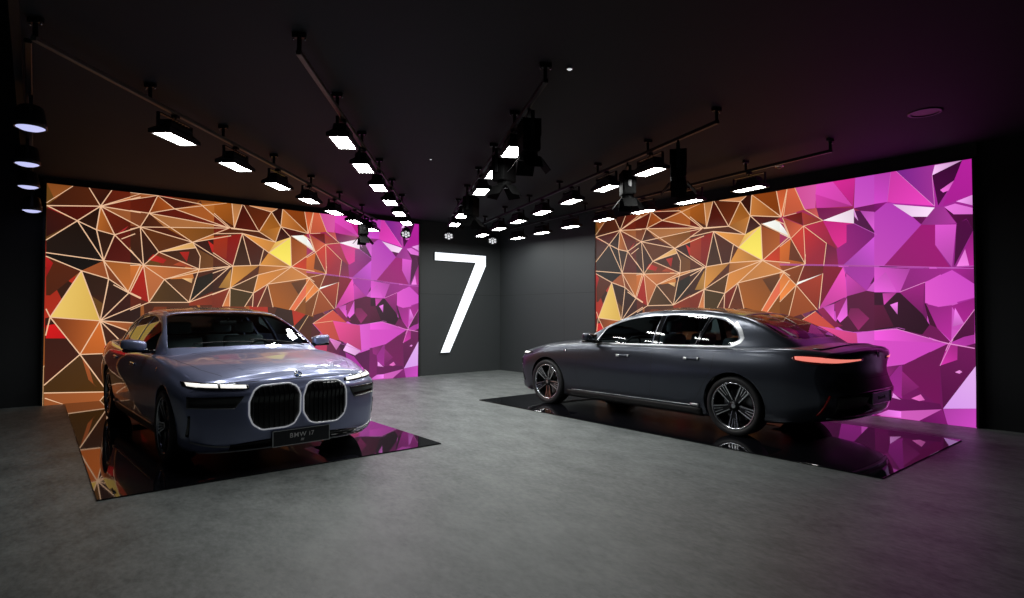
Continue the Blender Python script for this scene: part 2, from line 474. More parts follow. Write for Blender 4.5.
((162,26,62),None,[(0.7169,0.835),(0.7269,0.7935),(0.7463,0.7045),(0.7244,0.7326),(0.6726,0.8202)]),
((118,20,62),None,[(0.7244,0.7326),(0.7463,0.7045),(0.7498,0.6315),(0.7177,0.6354)]),
((186,90,26),None,[(0.6416,0.7687),(0.6758,0.6447),(0.6137,0.6541),(0.6142,0.7348)]),
((102,44,16),None,[(0.6416,0.7687),(0.6737,0.6534),(0.6365,0.671)]),
((245,240,228),None,[(0.6149,0.8477),(0.6261,0.8192),(0.6407,0.7689),(0.6146,0.7982)]),
((132,60,16),None,[(0.6136,0.6465),(0.6737,0.6477),(0.6535,0.5526),(0.6203,0.6197)]),
((226,126,56),None,[(0.6135,0.6161),(0.6203,0.6197),(0.6535,0.5526),(0.6126,0.4819)]),
((122,62,16),None,[(0.6126,0.4819),(0.6535,0.5526),(0.6326,0.4),(0.6122,0.404)]),
((150,50,32),None,[(0.6535,0.5526),(0.7154,0.599),(0.7108,0.528),(0.7019,0.4395)]),
((112,30,22),None,[(0.6758,0.6457),(0.7177,0.6364),(0.7154,0.599),(0.6558,0.5634)]),
((120,16,42),None,[(0.7177,0.6364),(0.7595,0.6225),(0.7061,0.4461),(0.7108,0.5362)]),
((150,70,30),None,[(0.6535,0.5526),(0.7019,0.4395),(0.6957,0.4379),(0.6326,0.4)]),
((215,66,168),None,[(0.7595,0.6225),(0.764,0.5965),(0.7672,0.4968),(0.704,0.4395)]),
((165,50,160),None,[(0.7615,0.6239),(0.8338,0.6169),(0.808,0.5183),(0.7671,0.5962)]),
((184,56,158),None,[(0.766,0.5963),(0.808,0.5183),(0.7672,0.4968)]),
((210,90,200),None,[(0.8335,0.5818),(0.833,0.5085),(0.808,0.5183)]),
((82,15,54),None,[(0.7672,0.4968),(0.808,0.5183),(0.833,0.5085),(0.8318,0.3514),(0.7653,0.3422),(0.7401,0.3731)]),
((130,30,90),None,[(0.7738,0.4452),(0.7908,0.4449),(0.8127,0.4022),(0.7901,0.3511),(0.7685,0.4135)]),
((150,30,108),None,[(0.7399,0.4658),(0.7672,0.4945),(0.7442,0.3957)]),
((215,80,190),None,[(0.7144,0.45),(0.7399,0.4658),(0.7394,0.3932)]),
((222,92,206),None,[(0.7672,0.4913),(0.7678,0.4135),(0.752,0.3839),(0.745,0.4014)]),
((130,26,70),None,[(0.7019,0.4395),(0.7164,0.4476),(0.7402,0.3917),(0.7578,0.3697),(0.732,0.3567)]),
((250,240,232),None,[(0.6535,0.5526),(0.6558,0.5651),(0.7154,0.599)]),
((205,75,62),None,[(0.6349,0.3542),(0.6975,0.4326),(0.7441,0.354),(0.6769,0.2645)]),
((196,72,62),None,[(0.6349,0.3542),(0.6977,0.3679),(0.7198,0.2522),(0.6769,0.2645)]),
((208,64,130),None,[(0.6977,0.3679),(0.7863,0.3408),(0.7925,0.1866),(0.7198,0.2522)]),
((222,90,205),(200,70,180),[(0.7863,0.3408),(0.8682,0.3652),(0.8803,0.3597),(0.8747,0.2225),(0.7925,0.1866)]),
((92,15,78),None,[(0.7643,0.1582),(0.8747,0.2204),(0.8754,0.0011),(0.8278,0.0075)]),
((160,30,138),None,[(0.8391,0.1517),(0.8688,0.1723),(0.8748,0.1697),(0.8751,0.0748),(0.8571,0.0873)]),
((70,12,55),None,[(0.6821,0.2741),(0.7926,0.1845),(0.7644,0.1531),(0.731,0.1892)]),
((216,120,190),None,[(0.6821,0.2721),(0.7253,0.2399),(0.7092,0.1949)]),
((242,172,236),None,[(0.7446,0.2357),(0.7908,0.1826),(0.7711,0.1576),(0.731,0.1913)]),
((190,70,175),None,[(0.8337,0.0223),(0.8753,0.038),(0.8754,0.0011),(0.8367,0.0043)]),
((205,75,190),None,[(0.824,0.6149),(0.8919,0.5998),(0.8725,0.5085),(0.8232,0.5111)]),
((216,86,202),None,[(0.8457,0.5937),(0.8664,0.5119),(0.8232,0.5111),(0.8235,0.552)]),
((150,35,130),None,[(0.8919,0.601),(0.9645,0.5939),(0.9182,0.5446),(0.8725,0.5085)]),
((138,25,112),None,[(0.8734,0.5085),(0.9169,0.5506),(0.9133,0.4232),(0.8719,0.5043)]),
((226,86,206),(205,70,195),[(0.9182,0.5458),(0.9645,0.5882),(1,0.5325),(0.9998,0.482),(0.9407,0.4482),(0.9176,0.4646)]),
((150,30,130),None,[(0.9645,0.5939),(1,0.5971),(1,0.5325)]),
((48,8,34),None,[(0.8232,0.5111),(0.8725,0.5067),(0.9133,0.419),(0.9248,0.379),(0.9113,0.3401),(0.8653,0.3602),(0.8221,0.351)]),
((80,12,50),None,[(0.8228,0.4577),(0.8404,0.4573),(0.8597,0.371),(0.8221,0.3573)]),
((188,60,158),None,[(0.8393,0.5059),(0.8664,0.5076),(0.8418,0.4573)]),
((226,112,212),None,[(0.8533,0.4583),(0.868,0.469),(0.8671,0.4189)]),
((110,16,84),None,[(0.9113,0.3401),(0.9248,0.379),(0.9375,0.3677),(0.9598,0.3139),(0.9547,0.3078)]),
((166,36,142),None,[(0.9176,0.4616),(0.9407,0.4482),(0.9634,0.4547),(0.961,0.3169),(0.9375,0.3677)]),
((62,8,44),None,[(0.9163,0.4617),(0.9189,0.4616),(0.9375,0.3677),(0.9248,0.379)]),
((160,30,135),None,[(0.9621,0.4519),(0.9998,0.4792),(0.9994,0.4372),(0.9823,0.3863)]),
((226,112,216),None,[(0.9682,0.4443),(0.9823,0.3863),(0.964,0.3732)]),
((80,10,62),None,[(0.9823,0.3863),(0.9994,0.4372),(0.9987,0.3447),(0.9819,0.3353),(0.9585,0.3109)]),
((216,76,196),None,[(0.8221,0.351),(0.8653,0.3602),(0.9547,0.3078),(0.9317,0.2739),(0.8214,0.2632)]),
((176,50,160),None,[(0.9547,0.3066),(0.9819,0.3353),(0.9987,0.3447),(0.9983,0.2943)]),
((165,40,150),None,[(0.8269,1),(1,1),(1,0.5945),(0.824,0.6194)]),
((196,66,186),None,[(0.8268,1),(0.8586,1),(0.8512,0.8798),(0.8259,0.8785)]),
((222,62,180),None,[(0.8579,1),(0.87,1),(0.9369,0.8407),(0.8626,0.8725),(0.8512,0.8806)]),
((120,36,138),(160,50,150),[(0.8692,1),(0.9392,1),(0.9337,0.9608),(0.9369,0.8407)]),
((226,172,226),None,[(0.9385,0.9985),(0.9843,1),(0.9337,0.9608)]),
((66,10,58),None,[(0.9337,0.9608),(0.9843,1),(0.9706,0.9286),(0.9431,0.8398)]),
((226,102,206),None,[(0.947,0.899),(0.9706,0.9286),(0.961,0.893),(0.952,0.888)]),
((176,32,152),None,[(0.9843,1),(1,1),(1,0.8646),(0.9515,0.8375),(0.961,0.893),(0.9706,0.9286)]),
((196,70,186),(180,60,180),[(0.8259,0.8785),(0.8626,0.8725),(0.8972,0.8079),(0.913,0.7721),(0.8435,0.6196),(0.824,0.6219)]),
((128,20,110),None,[(0.8259,0.8785),(0.8512,0.8798),(0.8256,0.8423)]),
((92,16,76),None,[(0.8972,0.8095),(0.9238,0.803),(0.913,0.7737)]),
((248,208,248),None,[(0.8618,0.8669),(0.9376,0.8334),(0.9238,0.8014),(0.8965,0.8081)]),
((156,50,142),None,[(0.9376,0.835),(0.9515,0.8336),(0.9726,0.7649),(0.9357,0.767),(0.913,0.7721),(0.9238,0.8014)]),
((226,112,216),None,[(0.9532,0.8316),(0.9715,0.8397),(1,0.8158),(1,0.7925),(0.9696,0.7979)]),
((240,152,236),None,[(0.9732,0.8477),(1,0.8646),(1,0.8255)]),
((78,10,62),None,[(0.9689,0.7996),(1,0.7925),(1,0.7324),(0.9895,0.7777),(0.9742,0.7622),(0.9532,0.8316)]),
((152,22,112),None,[(0.913,0.7721),(0.9374,0.7666),(0.9368,0.6883),(0.9613,0.5992),(0.8435,0.6196)]),
((200,76,186),None,[(0.9374,0.7666),(0.9729,0.7602),(0.9646,0.5973),(0.9368,0.6883)]),
((74,8,62),None,[(0.9732,0.7625),(0.9895,0.7762),(1,0.7324),(0.968,0.6023)]),
((160,30,132),None,[(1,0.7324),(1,0.5975),(0.9925,0.6016),(0.9863,0.6645)]),
((236,122,222),None,[(0.9863,0.6645),(0.9925,0.6016),(0.9719,0.601)]),
((108,18,88),None,[(0.8209,0.1995),(0.8781,0.2193),(1,0.3132),(0.9981,0),(0.8195,0)]),
((216,76,196),(205,66,190),[(0.8218,0.3124),(0.9548,0.3097),(0.8781,0.2193),(0.8298,0.1995),(0.8213,0.2434)]),
((188,42,152),None,[(0.9547,0.3086),(0.9712,0.3024),(0.9703,0.2482),(0.9415,0.2228)]),
((96,15,76),None,[(0.9712,0.3024),(1,0.2936),(1,0.2238),(0.9452,0.0592),(0.9415,0.2228),(0.9703,0.2482)]),
((236,142,222),None,[(0.9662,0.2009),(0.9736,0.21),(0.978,0.2038),(0.9735,0.1963)]),
((108,15,82),None,[(0.8781,0.2193),(0.9547,0.3068),(0.9415,0.2228),(0.9402,0.065),(0.8735,0.1643)]),
((130,30,108),None,[(0.8298,0.1995),(0.8683,0.2145),(0.8439,0.1521),(0.8324,0.1638)]),
((152,36,136),None,[(0.8683,0.212),(0.8742,0.2158),(0.8732,0.0819),(0.8492,0.102),(0.8453,0.1505)]),
((130,30,106),None,[(0.874,0.1916),(0.9044,0.1337),(0.8721,0.0902)]),
((96,15,80),None,[(0.8462,0.0799),(0.8906,0.0803),(0.9403,0.0766),(0.9432,0.0559),(0.9037,0.0434),(0.8458,0.0263)]),
((236,142,226),None,[(0.8493,0.1124),(0.8709,0.0766),(0.8491,0.0842)]),
((228,104,194),None,[(0.8901,0.0862),(0.9069,0.1057),(0.9141,0.0848),(0.904,0.079)]),
((216,152,236),(228,175,240),[(1,0.2293),(0.9988,0.072),(0.9452,0.0587)]),
((190,66,180),None,[(0.9452,0.0575),(0.9988,0.072),(0.9982,0.0006),(0.9522,0)]),
((206,90,186),None,[(0.8711,0.0319),(0.9432,0.0559),(0.9034,0.0013),(0.8283,0.0016)]),
((230,112,216),None,[(0.8239,0.0055),(0.8473,0.031),(0.8711,0.0307),(0.8709,0.0053)]),
((116,20,100),None,[(0.9432,0.0559),(0.9527,0),(0.9034,0)]),
]
SCREEN_LINES = [
(0,2.2,[(0,0.9121),(0.0484,1)]),
(0,2.2,[(0.0012,0.8987),(0.1041,0.9189)]),
(0,2.2,[(0.0012,0.8987),(0.0588,0.8413),(0.0968,0.8058),(0.1339,0.7881)]),
(0,2.2,[(0.1041,0.9189),(0.0588,0.8413),(0.0006,0.7435)]),
(0,2.2,[(0.0588,0.8413),(0.1121,0.662)]),
(0,2.2,[(0.0968,0.8058),(0.1121,0.662)]),
(0,2.2,[(0.1041,0.9189),(0.0968,0.8058)]),
(0,2.2,[(0.1041,0.9189),(0.1339,0.7881),(0.1121,0.662)]),
(0,2.2,[(0.1339,0.7881),(0.1848,0.834)]),
(0,2.2,[(0.1339,0.7881),(0.1894,0.6685)]),
(0,2.2,[(0.001,0.6862),(0.1121,0.662)]),
(0,2.2,[(0.0012,0.6698),(0.0684,0.6103),(0.123,0.5768),(0.1642,0.5172),(0.1916,0.4889)]),
(0,2.2,[(0.1121,0.662),(0.123,0.5768)]),
(0,2.2,[(0.1121,0.662),(0.1642,0.5172)]),
(0,2.2,[(0.1121,0.662),(0.1896,0.6527)]),
(0,2.2,[(0.1041,0.9189),(0.0811,1)]),
(0,2.2,[(0.1041,0.9189),(0.126,1)]),
(0,2.2,[(0.1041,0.9189),(0.187,1)]),
(0,2.2,[(0.1041,0.9189),(0.1872,0.9832)]),
(0,2.2,[(0.1041,0.9189),(0.1878,0.9059)]),
(0,2.2,[(0.1041,0.9189),(0.1883,0.8346)]),
(0,2.2,[(0.123,0.5768),(0.1163,0.4883)]),
(0,2.2,[(0.1642,0.5172),(0.1896,0.6467)]),
(0,2.2,[(0.1487,0.771),(0.1763,0.7999)]),
(0,2.2,[(0.0108,0.3958),(0.1073,0.378),(0.0687,0.223),(0.0108,0.3958)]),
(0,2.2,[(0.1073,0.378),(0.1235,0.2279),(0.1249,0.042)]),
(0,2.2,[(0.0687,0.223),(0.1926,0.2243)]),
(0,2.2,[(0.0687,0.223),(0.1249,0.042)]),
(0,2.2,[(0.0687,0.223),(0.0022,0.0915)]),
(0,2.2,[(0.0025,0.0564),(0.1249,0.042),(0.1091,0)]),
(0,2.2,[(0.0045,0.0326),(0.0366,0)]),
(0,2.2,[(0.1249,0.042),(0.1357,0)]),
(0,2.2,[(0.1073,0.378),(0.1212,0.5481)]),
(0,2.2,[(0.1073,0.378),(0.1655,0.5116)]),
(0,2.2,[(0.1073,0.378),(0.1909,0.4585)]),
(0,2.2,[(0.1073,0.378),(0.1916,0.3649)]),
(0,2.2,[(0.1073,0.378),(0.192,0.3059)]),
(0,2.2,[(0.1073,0.378),(0.1502,0.2788)]),
(0,2.2,[(0.1336,0.5488),(0.1655,0.5116),(0.1907,0.4851)]),
(0,2.2,[(0.0031,0.4321),(0.0108,0.3958),(0.0033,0.3144)]),
(0,2.2,[(0.0108,0.3958),(0.0684,0.6105),(0.1073,0.378)]),
(0,2.0,[(0.1658,0.9646),(0.2251,1),(0.2064,0.9071),(0.1661,0.9114)]),
(0,2.0,[(0.2251,1),(0.2639,0.9412),(0.2064,0.9071)]),
(0,2.0,[(0.2639,0.9412),(0.3899,1)]),
(0,2.0,[(0.2064,0.9071),(0.3075,0.7783)]),
(0,2.0,[(0.2064,0.9071),(0.3907,0.8721)]),
(0,2.0,[(0.1654,1),(0.2251,1),(0.3247,0.9795)]),
(0,2.0,[(0.3247,0.9795),(0.3974,0.8674)]),
(0,2.0,[(0.2639,0.9412),(0.3974,0.8674)]),
(0,2.0,[(0.1878,0.8356),(0.3974,0.8674)]),
(0,2.0,[(0.1878,0.8356),(0.3075,0.7783)]),
(0,2.0,[(0.1878,0.8356),(0.2295,0.7177)]),
(0,2.0,[(0.1878,0.8356),(0.1962,0.649)]),
(0,2.0,[(0.1668,0.8212),(0.1878,0.8356)]),
(0,2.0,[(0.2064,0.9071),(0.1878,0.8356)]),
(0,2.0,[(0.2295,0.7177),(0.1962,0.649),(0.168,0.6462)]),
(0,2.0,[(0.2295,0.7177),(0.3242,0.6415)]),
(0,2.0,[(0.2295,0.7177),(0.3075,0.7783)]),
(0,2.0,[(0.2295,0.7177),(0.3156,0.7512)]),
(0,2.0,[(0.3075,0.7783),(0.3156,0.7512),(0.3264,0.7074),(0.3242,0.6415)]),
(0,2.0,[(0.3075,0.7783),(0.402,0.6638)]),
(0,2.0,[(0.3075,0.7783),(0.4022,0.8273)]),
(0,2.0,[(0.3974,0.8674),(0.3075,0.7783)]),
(0,2.0,[(0.1962,0.649),(0.2428,0.5826),(0.3007,0.4693)]),
(0,2.0,[(0.1962,0.649),(0.2094,0.4672),(0.2428,0.5826),(0.3242,0.6415),(0.1962,0.649)]),
(0,2.0,[(0.3242,0.6415),(0.402,0.6638),(0.3007,0.4693)]),
(0,2.0,[(0.2428,0.5826),(0.3216,0.6254),(0.402,0.6638)]),
(0,2.0,[(0.3242,0.6415),(0.3166,0.5934),(0.3007,0.4693)]),
(0,2.0,[(0.3007,0.4693),(0.4038,0.5509)]),
(0,2.0,[(0.2094,0.4672),(0.3007,0.4693)]),
(0,2.0,[(0.2094,0.4672),(0.1696,0.4293)]),
(0,2.0,[(0.1675,0.7204),(0.1962,0.649),(0.1689,0.5191)]),
(0,2.0,[(0.4041,1),(0.4106,0.8703)]),
(0,2.0,[(0.4306,1),(0.4106,0.8703)]),
(0,2.0,[(0.4349,1),(0.4769,0.8619),(0.5108,0.9774),(0.5375,0.9005)]),
(0,2.0,[(0.3592,0.9382),(0.4034,0.8657),(0.4769,0.8619),(0.5229,0.811)]),
(0,2.0,[(0.3589,0.8752),(0.4106,0.8691),(0.4769,0.8619)]),
(0,2.0,[(0.4503,1),(0.5108,0.9774),(0.5272,1)]),
(0,2.0,[(0.5375,0.9005),(0.5425,1)]),
(0,2.0,[(0.5444,1),(0.6184,0.875)]),
(0,2.0,[(0.5375,0.9005),(0.5827,0.886),(0.6184,0.875)]),
(0,2.0,[(0.5375,0.9005),(0.566,0.8457),(0.5693,0.6771),(0.5043,0.7502),(0.566,0.8457)]),
(0,2.0,[(0.5375,0.9005),(0.5229,0.811),(0.4319,0.845),(0.5043,0.7502)]),
(0,2.0,[(0.4319,0.845),(0.4082,0.6655)]),
(0,2.0,[(0.4319,0.845),(0.4555,0.6743)]),
(0,2.0,[(0.4898,0.7644),(0.4793,0.6773)]),
(0,2.0,[(0.4082,0.6655),(0.4793,0.6773),(0.5693,0.6771)]),
(0,2.0,[(0.4018,0.5481),(0.4757,0.6243),(0.5693,0.6771)]),
(0,2.0,[(0.5021,0.5748),(0.5693,0.6771)]),
(0,2.0,[(0.5021,0.5748),(0.6243,0.617)]),
(0,2.0,[(0.4018,0.5481),(0.4636,0.5241),(0.5021,0.5748)]),
(0,2.0,[(0.4757,0.6243),(0.4636,0.5241)]),
(0,2.0,[(0.5021,0.5748),(0.4748,0.4489)]),
(0,2.0,[(0.5021,0.5748),(0.5177,0.4484)]),
(0,2.0,[(0.4636,0.5241),(0.4405,0.4494)]),
(0,2.0,[(0.4636,0.5241),(0.4612,0.4491)]),
(0,2.0,[(0.4018,0.5481),(0.3831,0.4501)]),
(0,2.0,[(0.4018,0.5481),(0.4014,0.4499)]),
(0,2.0,[(0.3587,0.8311),(0.4319,0.845)]),
(0,2.0,[(0.3582,0.7305),(0.4082,0.6655)]),
(0,2.0,[(0.3578,0.6236),(0.4082,0.6655)]),
(0,2.0,[(0.3572,0.5107),(0.4018,0.5481)]),
(0,2.0,[(0.4082,0.6655),(0.4018,0.5481)]),
(0,2.0,[(0.5693,0.6771),(0.6243,0.617)]),
(0,2.0,[(0.5693,0.6771),(0.638,0.7772)]),
(0,2.0,[(0.5693,0.6771),(0.6384,0.657)]),
(0,2.0,[(0.6243,0.617),(0.5648,0.4342)]),
(0,2.0,[(0.6367,0.5753),(0.58,0.4285)]),
(0,2.0,[(0.6074,0.9981),(0.6184,0.875)]),
(0,2.0,[(0.6336,0.9999),(0.6184,0.875)]),
(0,2.0,[(0.6243,0.617),(0.638,0.597)]),
(0,2.0,[(0.6036,0.863),(0.6251,0.8403),(0.638,0.7772),(0.5679,0.8532)]),
(0,1.4,[(0.6341,1),(0.6242,0.8759),(0.6556,0.8835)]),
(0,1.4,[(0.6528,1),(0.6753,0.8954),(0.7169,0.835)]),
(0,1.4,[(0.6726,0.8202),(0.7169,0.835)]),
(0,1.4,[(0.6726,0.8202),(0.6758,0.6447)]),
(0,1.4,[(0.6726,0.8202),(0.7244,0.7326),(0.7177,0.6354)]),
(0,1.4,[(0.6726,0.8202),(0.6416,0.7687),(0.6758,0.6447)]),
(0,1.4,[(0.6416,0.7687),(0.6142,0.7348)]),
(0,1.4,[(0.6219,0.8695),(0.6416,0.7687)]),
(1,0.9,[(0.6137,0.655),(0.8338,0.6198)]),
(1,0.9,[(0.7839,0.8067),(0.8297,0.7501)]),
(0,1.6,[(0.6203,0.6197),(0.6535,0.5526),(0.7019,0.4395)]),
(0,1.6,[(0.6535,0.5526),(0.6326,0.4)]),
(0,1.6,[(0.7154,0.599),(0.7061,0.4461)]),
(0,1.6,[(0.6761,0.6893),(0.6737,0.6477),(0.6557,0.5609)]),
(0,1.6,[(0.6135,0.6161),(0.6203,0.6197)]),
(0,1.6,[(0.6535,0.5526),(0.6126,0.4776)]),
(0,1.6,[(0.6737,0.6477),(0.6135,0.6161)]),
(1,0.9,[(0.6137,0.6499),(0.8338,0.6162)]),
(0,1.2,[(0.6349,0.3542),(0.6975,0.4326)]),
(0,1.2,[(0.6349,0.3542),(0.6977,0.3679)]),
(1,0.9,[(0.6977,0.3679),(0.7863,0.3408),(0.8682,0.3652),(0.8803,0.3597)]),
(1,0.9,[(0.6349,0.3542),(0.6769,0.2645),(0.7926,0.1845),(0.8747,0.2225)]),
(2,1.1,[(0.8725,0.5097),(0.9182,0.5458)]),
(2,1.1,[(0.9994,0.4372),(0.9572,0.308),(0.9515,0.2815)]),
(2,1.1,[(0.8221,0.351),(0.8653,0.3602),(0.9547,0.3078),(0.9982,0.2932)]),
(1,1.0,[(0.824,0.6149),(0.9995,0.59)]),
(2,0.8,[(0.9337,0.9608),(0.9369,0.8407)]),
(2,0.8,[(0.8692,1),(0.9369,0.8391)]),
(1,1.0,[(0.824,0.6219),(0.9646,0.5973),(1,0.5997)]),
(1,0.7,[(0.8586,1),(0.8512,0.8798)]),
(2,1.1,[(0.9295,0.3213),(0.9548,0.3097),(0.9983,0.2945)]),
(2,1.1,[(0.9636,0.3247),(0.9415,0.2228)]),
]



def paint_screen(name, origin, udir, W, Hh, normal):
    """one flat panel whose emission colours follow the facets of the picture"""
    rnd = random.Random(7)
    facets = []
    # background facets: brown on the left, red then violet to the right
    n = 16; rows = 5
    pts = {}
    for i in range(n + 1):
        for j in range(rows + 1):
            u = i / n; v = j / rows
            if 0 < i < n: u += rnd.uniform(-.022, .022)
            if 0 < j < rows: v += rnd.uniform(-.07, .07)
            pts[i, j] = (u, v)
    pal = [(74, 32, 14), (150, 82, 34), (52, 24, 12), (188, 110, 50), (110, 46, 18), (95, 60, 22), (165, 40, 22)]
    pal2 = [(120, 20, 100), (196, 66, 182), (90, 14, 76), (165, 40, 150), (215, 84, 200)]
    for i in range(n):
        for j in range(rows):
            a, b, c, d = pts[i, j], pts[i + 1, j], pts[i + 1, j + 1], pts[i, j + 1]
            for tri in ((a, b, c), (a, c, d)) if rnd.random() < .5 else ((a, b, d), (b, c, d)):
                uu = sum(p[0] for p in tri) / 3
                c0 = rnd.choice(pal); c1 = rnd.choice(pal2)
                k = min(1, max(0, (uu - .62) / .1))
                facets.append((tuple(c0[q] * (1 - k) + c1[q] * k for q in range(3)), None, list(tri)))
    for k in range(n):
        if k / n < .62:
            facets.append(((222, 176, 130), None, ('line', 1.6, [pts[k, 0], pts[k, 1], pts[k + 1, 1]])))
            facets.append(((222, 176, 130), None, ('line', 1.6, [pts[k, 1], pts[k + 1, 2]])))
    facets += SCREEN_FACETS
    LC = [(236, 190, 152), (196, 92, 190), (232, 140, 210)]
    for c, wd, ch in SCREEN_LINES:
        facets.append((LC[c], None, ('line', wd, ch)))
    coords = []; faces = []; meta = []

    def add(poly):
        area = sum(poly[i][0] * poly[(i + 1) % len(poly)][1] - poly[(i + 1) % len(poly)][0] * poly[i][1] for i in range(len(poly)))
        if abs(area) < 1e-7: return False
        if area < 0: poly = poly[::-1]
        b0 = len(coords)
        coords.extend(Vector(p) for p in poly)
        faces.append(list(range(b0, b0 + len(poly))))
        return True

    for c, c2, poly in facets:
        if poly[0] == 'line':
            wd = poly[1] * 0.0037
            ch = [(p[0] * W, p[1] * Hh) for p in poly[2]]
            for p, q in zip(ch, ch[1:]):
                dx, dy = q[0] - p[0], q[1] - p[1]
                L = math.hypot(dx, dy)
                if L < 1e-4: continue
                nx, ny = -dy / L * wd, dx / L * wd
                ex, ey = dx / L * wd * .5, dy / L * wd * .5
                quad = [(p[0] + nx - ex, p[1] + ny - ey), (q[0] + nx + ex, q[1] + ny + ey), (q[0] - nx + ex, q[1] - ny + ey), (p[0] - nx - ex, p[1] - ny - ey)]
                quad = [(min(max(a, 0), W), min(max(b, 0), Hh)) for a, b in quad]
                if add(quad): meta.append((c, c, p, q, False))
        else:
            P = [(p[0] * W, p[1] * Hh) for p in poly]
            if add(P):
                if c2 is None:
                    k = rnd.uniform(.04, .17)
                    c2 = tuple(min(255, v * (1 + k)) for v in c); cc = tuple(v * (1 - k) for v in c)
                    far = max(((a, b) for a in P for b in P), key=lambda t: math.dist(*t))
                    if rnd.random() < .5: far = far[::-1]
                    meta.append((cc, c2, far[0], far[1], True))
                else:
                    xs = sorted(P)
                    meta.append((c, c2, xs[0], xs[-1], True))
    r = delaunay_2d_cdt(coords, [], faces, 1, 1e-5, True)
    V, _, Fc, _, _, forig = r
    me = bpy.data.meshes.new(name)
    o3 = Vector(origin); ud = Vector(udir)
    me.from_pydata([o3 + ud * v.x + Vector((0, 0, v.y)) for v in V], [], Fc)
    ca = me.color_attributes.new('picture', 'FLOAT_COLOR', 'CORNER')
    nv = Vector(normal)
    flip = False
    li = 0
    for fi, f in enumerate(Fc):
        best = max(forig[fi]) if forig[fi] else 0
        c1, c2, p, q, g = meta[best]
        for vi in f:
            if g:
                dx, dy = q[0] - p[0], q[1] - p[1]
                t = ((V[vi].x - p[0]) * dx + (V[vi].y - p[1]) * dy) / max(1e-9, dx * dx + dy * dy)
                t = min(1, max(0, t))
            else: t = 0
            ca.data[li].color = (*lin([c1[k] * (1 - t) + c2[k] * t for k in range(3)]), 1)
            li += 1
    if me.polygons[0].normal.dot(nv) < 0:
        flip = True
    if flip: me.flip_normals()
    m = bpy.data.materials.get('screen_picture')
    if not m:
        m = bpy.data.materials.new('screen_picture')
        m.use_nodes = True
        nt = m.node_tree
        b = nt.nodes['Principled BSDF']
        at = nt.nodes.new('ShaderNodeAttribute'); at.attribute_name = 'picture'
        nt.links.new(at.outputs['Color'], b.inputs['Emission Color'])
        b.inputs['Emission Strength'].default_value = 1.0
        b.inputs['Base Color'].default_value = (0.01, 0.01, 0.01, 1)
        b.inputs['Roughness'].default_value = 0.6
    me.materials.append(m)
    o = bpy.data.objects.new(name, me)
    COL.objects.link(o)
    return o


def make_screen(loc, udir, W, Hh, normal, label):
    root = empty('led_screen', loc)
    tag(root, label, 'screen', 'wall sized video screens')
    nv = Vector(normal); ud = Vector(udir)
    p = paint_screen('display_panel', tuple(nv * 0.065), udir, W, Hh, normal)
    p.parent = root
    # housing behind the picture, with a thin black rim
    bm = bmesh.new()
    e = 0.025
    a = ud * -e; b = ud * (W + e)
    corners = [a, b, b + nv * .06, a + nv * .06]
    vb = [bm.verts.new(c + Vector((0, 0, 0.0))) for c in corners]
    vt = [bm.verts.new(c + Vector((0, 0, Hh + e))) for c in corners]
    bm.faces.new(vb[::-1]); bm.faces.new(vt)
    for i in range(4): bm.faces.new((vb[i], vb[(i + 1) % 4], vt[(i + 1) % 4], vt[i]))
    link('screen_housing', bm, M['black'], root)
    bm = bmesh.new()
    for (u0, u1, z0, z1) in ((-e, 0, 0, Hh + e), (W, W + e, 0, Hh + e), (0, W, Hh, Hh + e)):
        q = [ud * u0, ud * u1, ud * u1 + nv * .02, ud * u0 + nv * .02]
        vb = [bm.verts.new(c + nv * .06 + Vector((0, 0, z0))) for c in q]
        vt = [bm.verts.new(c + nv * .06 + Vector((0, 0, z1))) for c in q]
        bm.faces.new(vb[::-1]); bm.faces.new(vt)
        for i in range(4): bm.faces.new((vb[i], vb[(i + 1) % 4], vt[(i + 1) % 4], vt[i]))
    link('screen_frame', bm, M['blackmetal'], root)
    return root


make_screen((0.0, -9.38, 0.0), (0, 1, 0), 6.88, 3.59, (1, 0, 0), 'large video screen of orange and violet facets on the left wall, behind the silver-blue sedan')
make_screen((3.45, 0.0, 0.0), (1, 0, 0), 6.60, 3.50, (0, -1, 0), 'large video screen of orange and violet facets on the right wall, behind the dark sedan')

# ------------------------------------------------------------------ glossy display platforms (thin black acrylic sheets)
bm = bmesh.new(); box(bm, 0.09, 6.45, -9.10, -5.91, 0.0, 0.012, bev=0.003)
tag(link('display_platform', bm, M['mirrorfloor']), 'black mirror-gloss floor panel under the silver-blue sedan', 'platform', 'glossy floor panels')
bm = bmesh.new(); box(bm, 4.03, 10.14, -3.62, -1.14, 0.0, 0.012, bev=0.003)
tag(link('display_platform', bm, M['mirrorfloor']), 'black mirror-gloss floor panel under the dark sedan', 'platform', 'glossy floor panels')

# ------------------------------------------------------------------ the lit numeral on the left wall
bm = bmesh.new()
poly7 = [(-2.04, 2.96), (-0.52, 2.96), (-0.52, 2.70), (-1.62, 0.53), (-1.87, 0.53), (-0.83, 2.77), (-2.04, 2.77)]
root7 = empty('numeral_seven_sign', (0.0, -1.28, 0.0))
prism(bm, [(y + 1.28, z) for y, z in poly7], 0.045, 0.06, 'X')
link('numeral_face', bm, M['seven'], root7)
bm = bmesh.new()
prism(bm, [(y + 1.28, z) for y, z in poly7], 0.0, 0.045, 'X')
link('numeral_backing', bm, M['black'], root7)
tag(root7, 'tall white glowing numeral 7 on the dark wall between the two screens', 'sign')

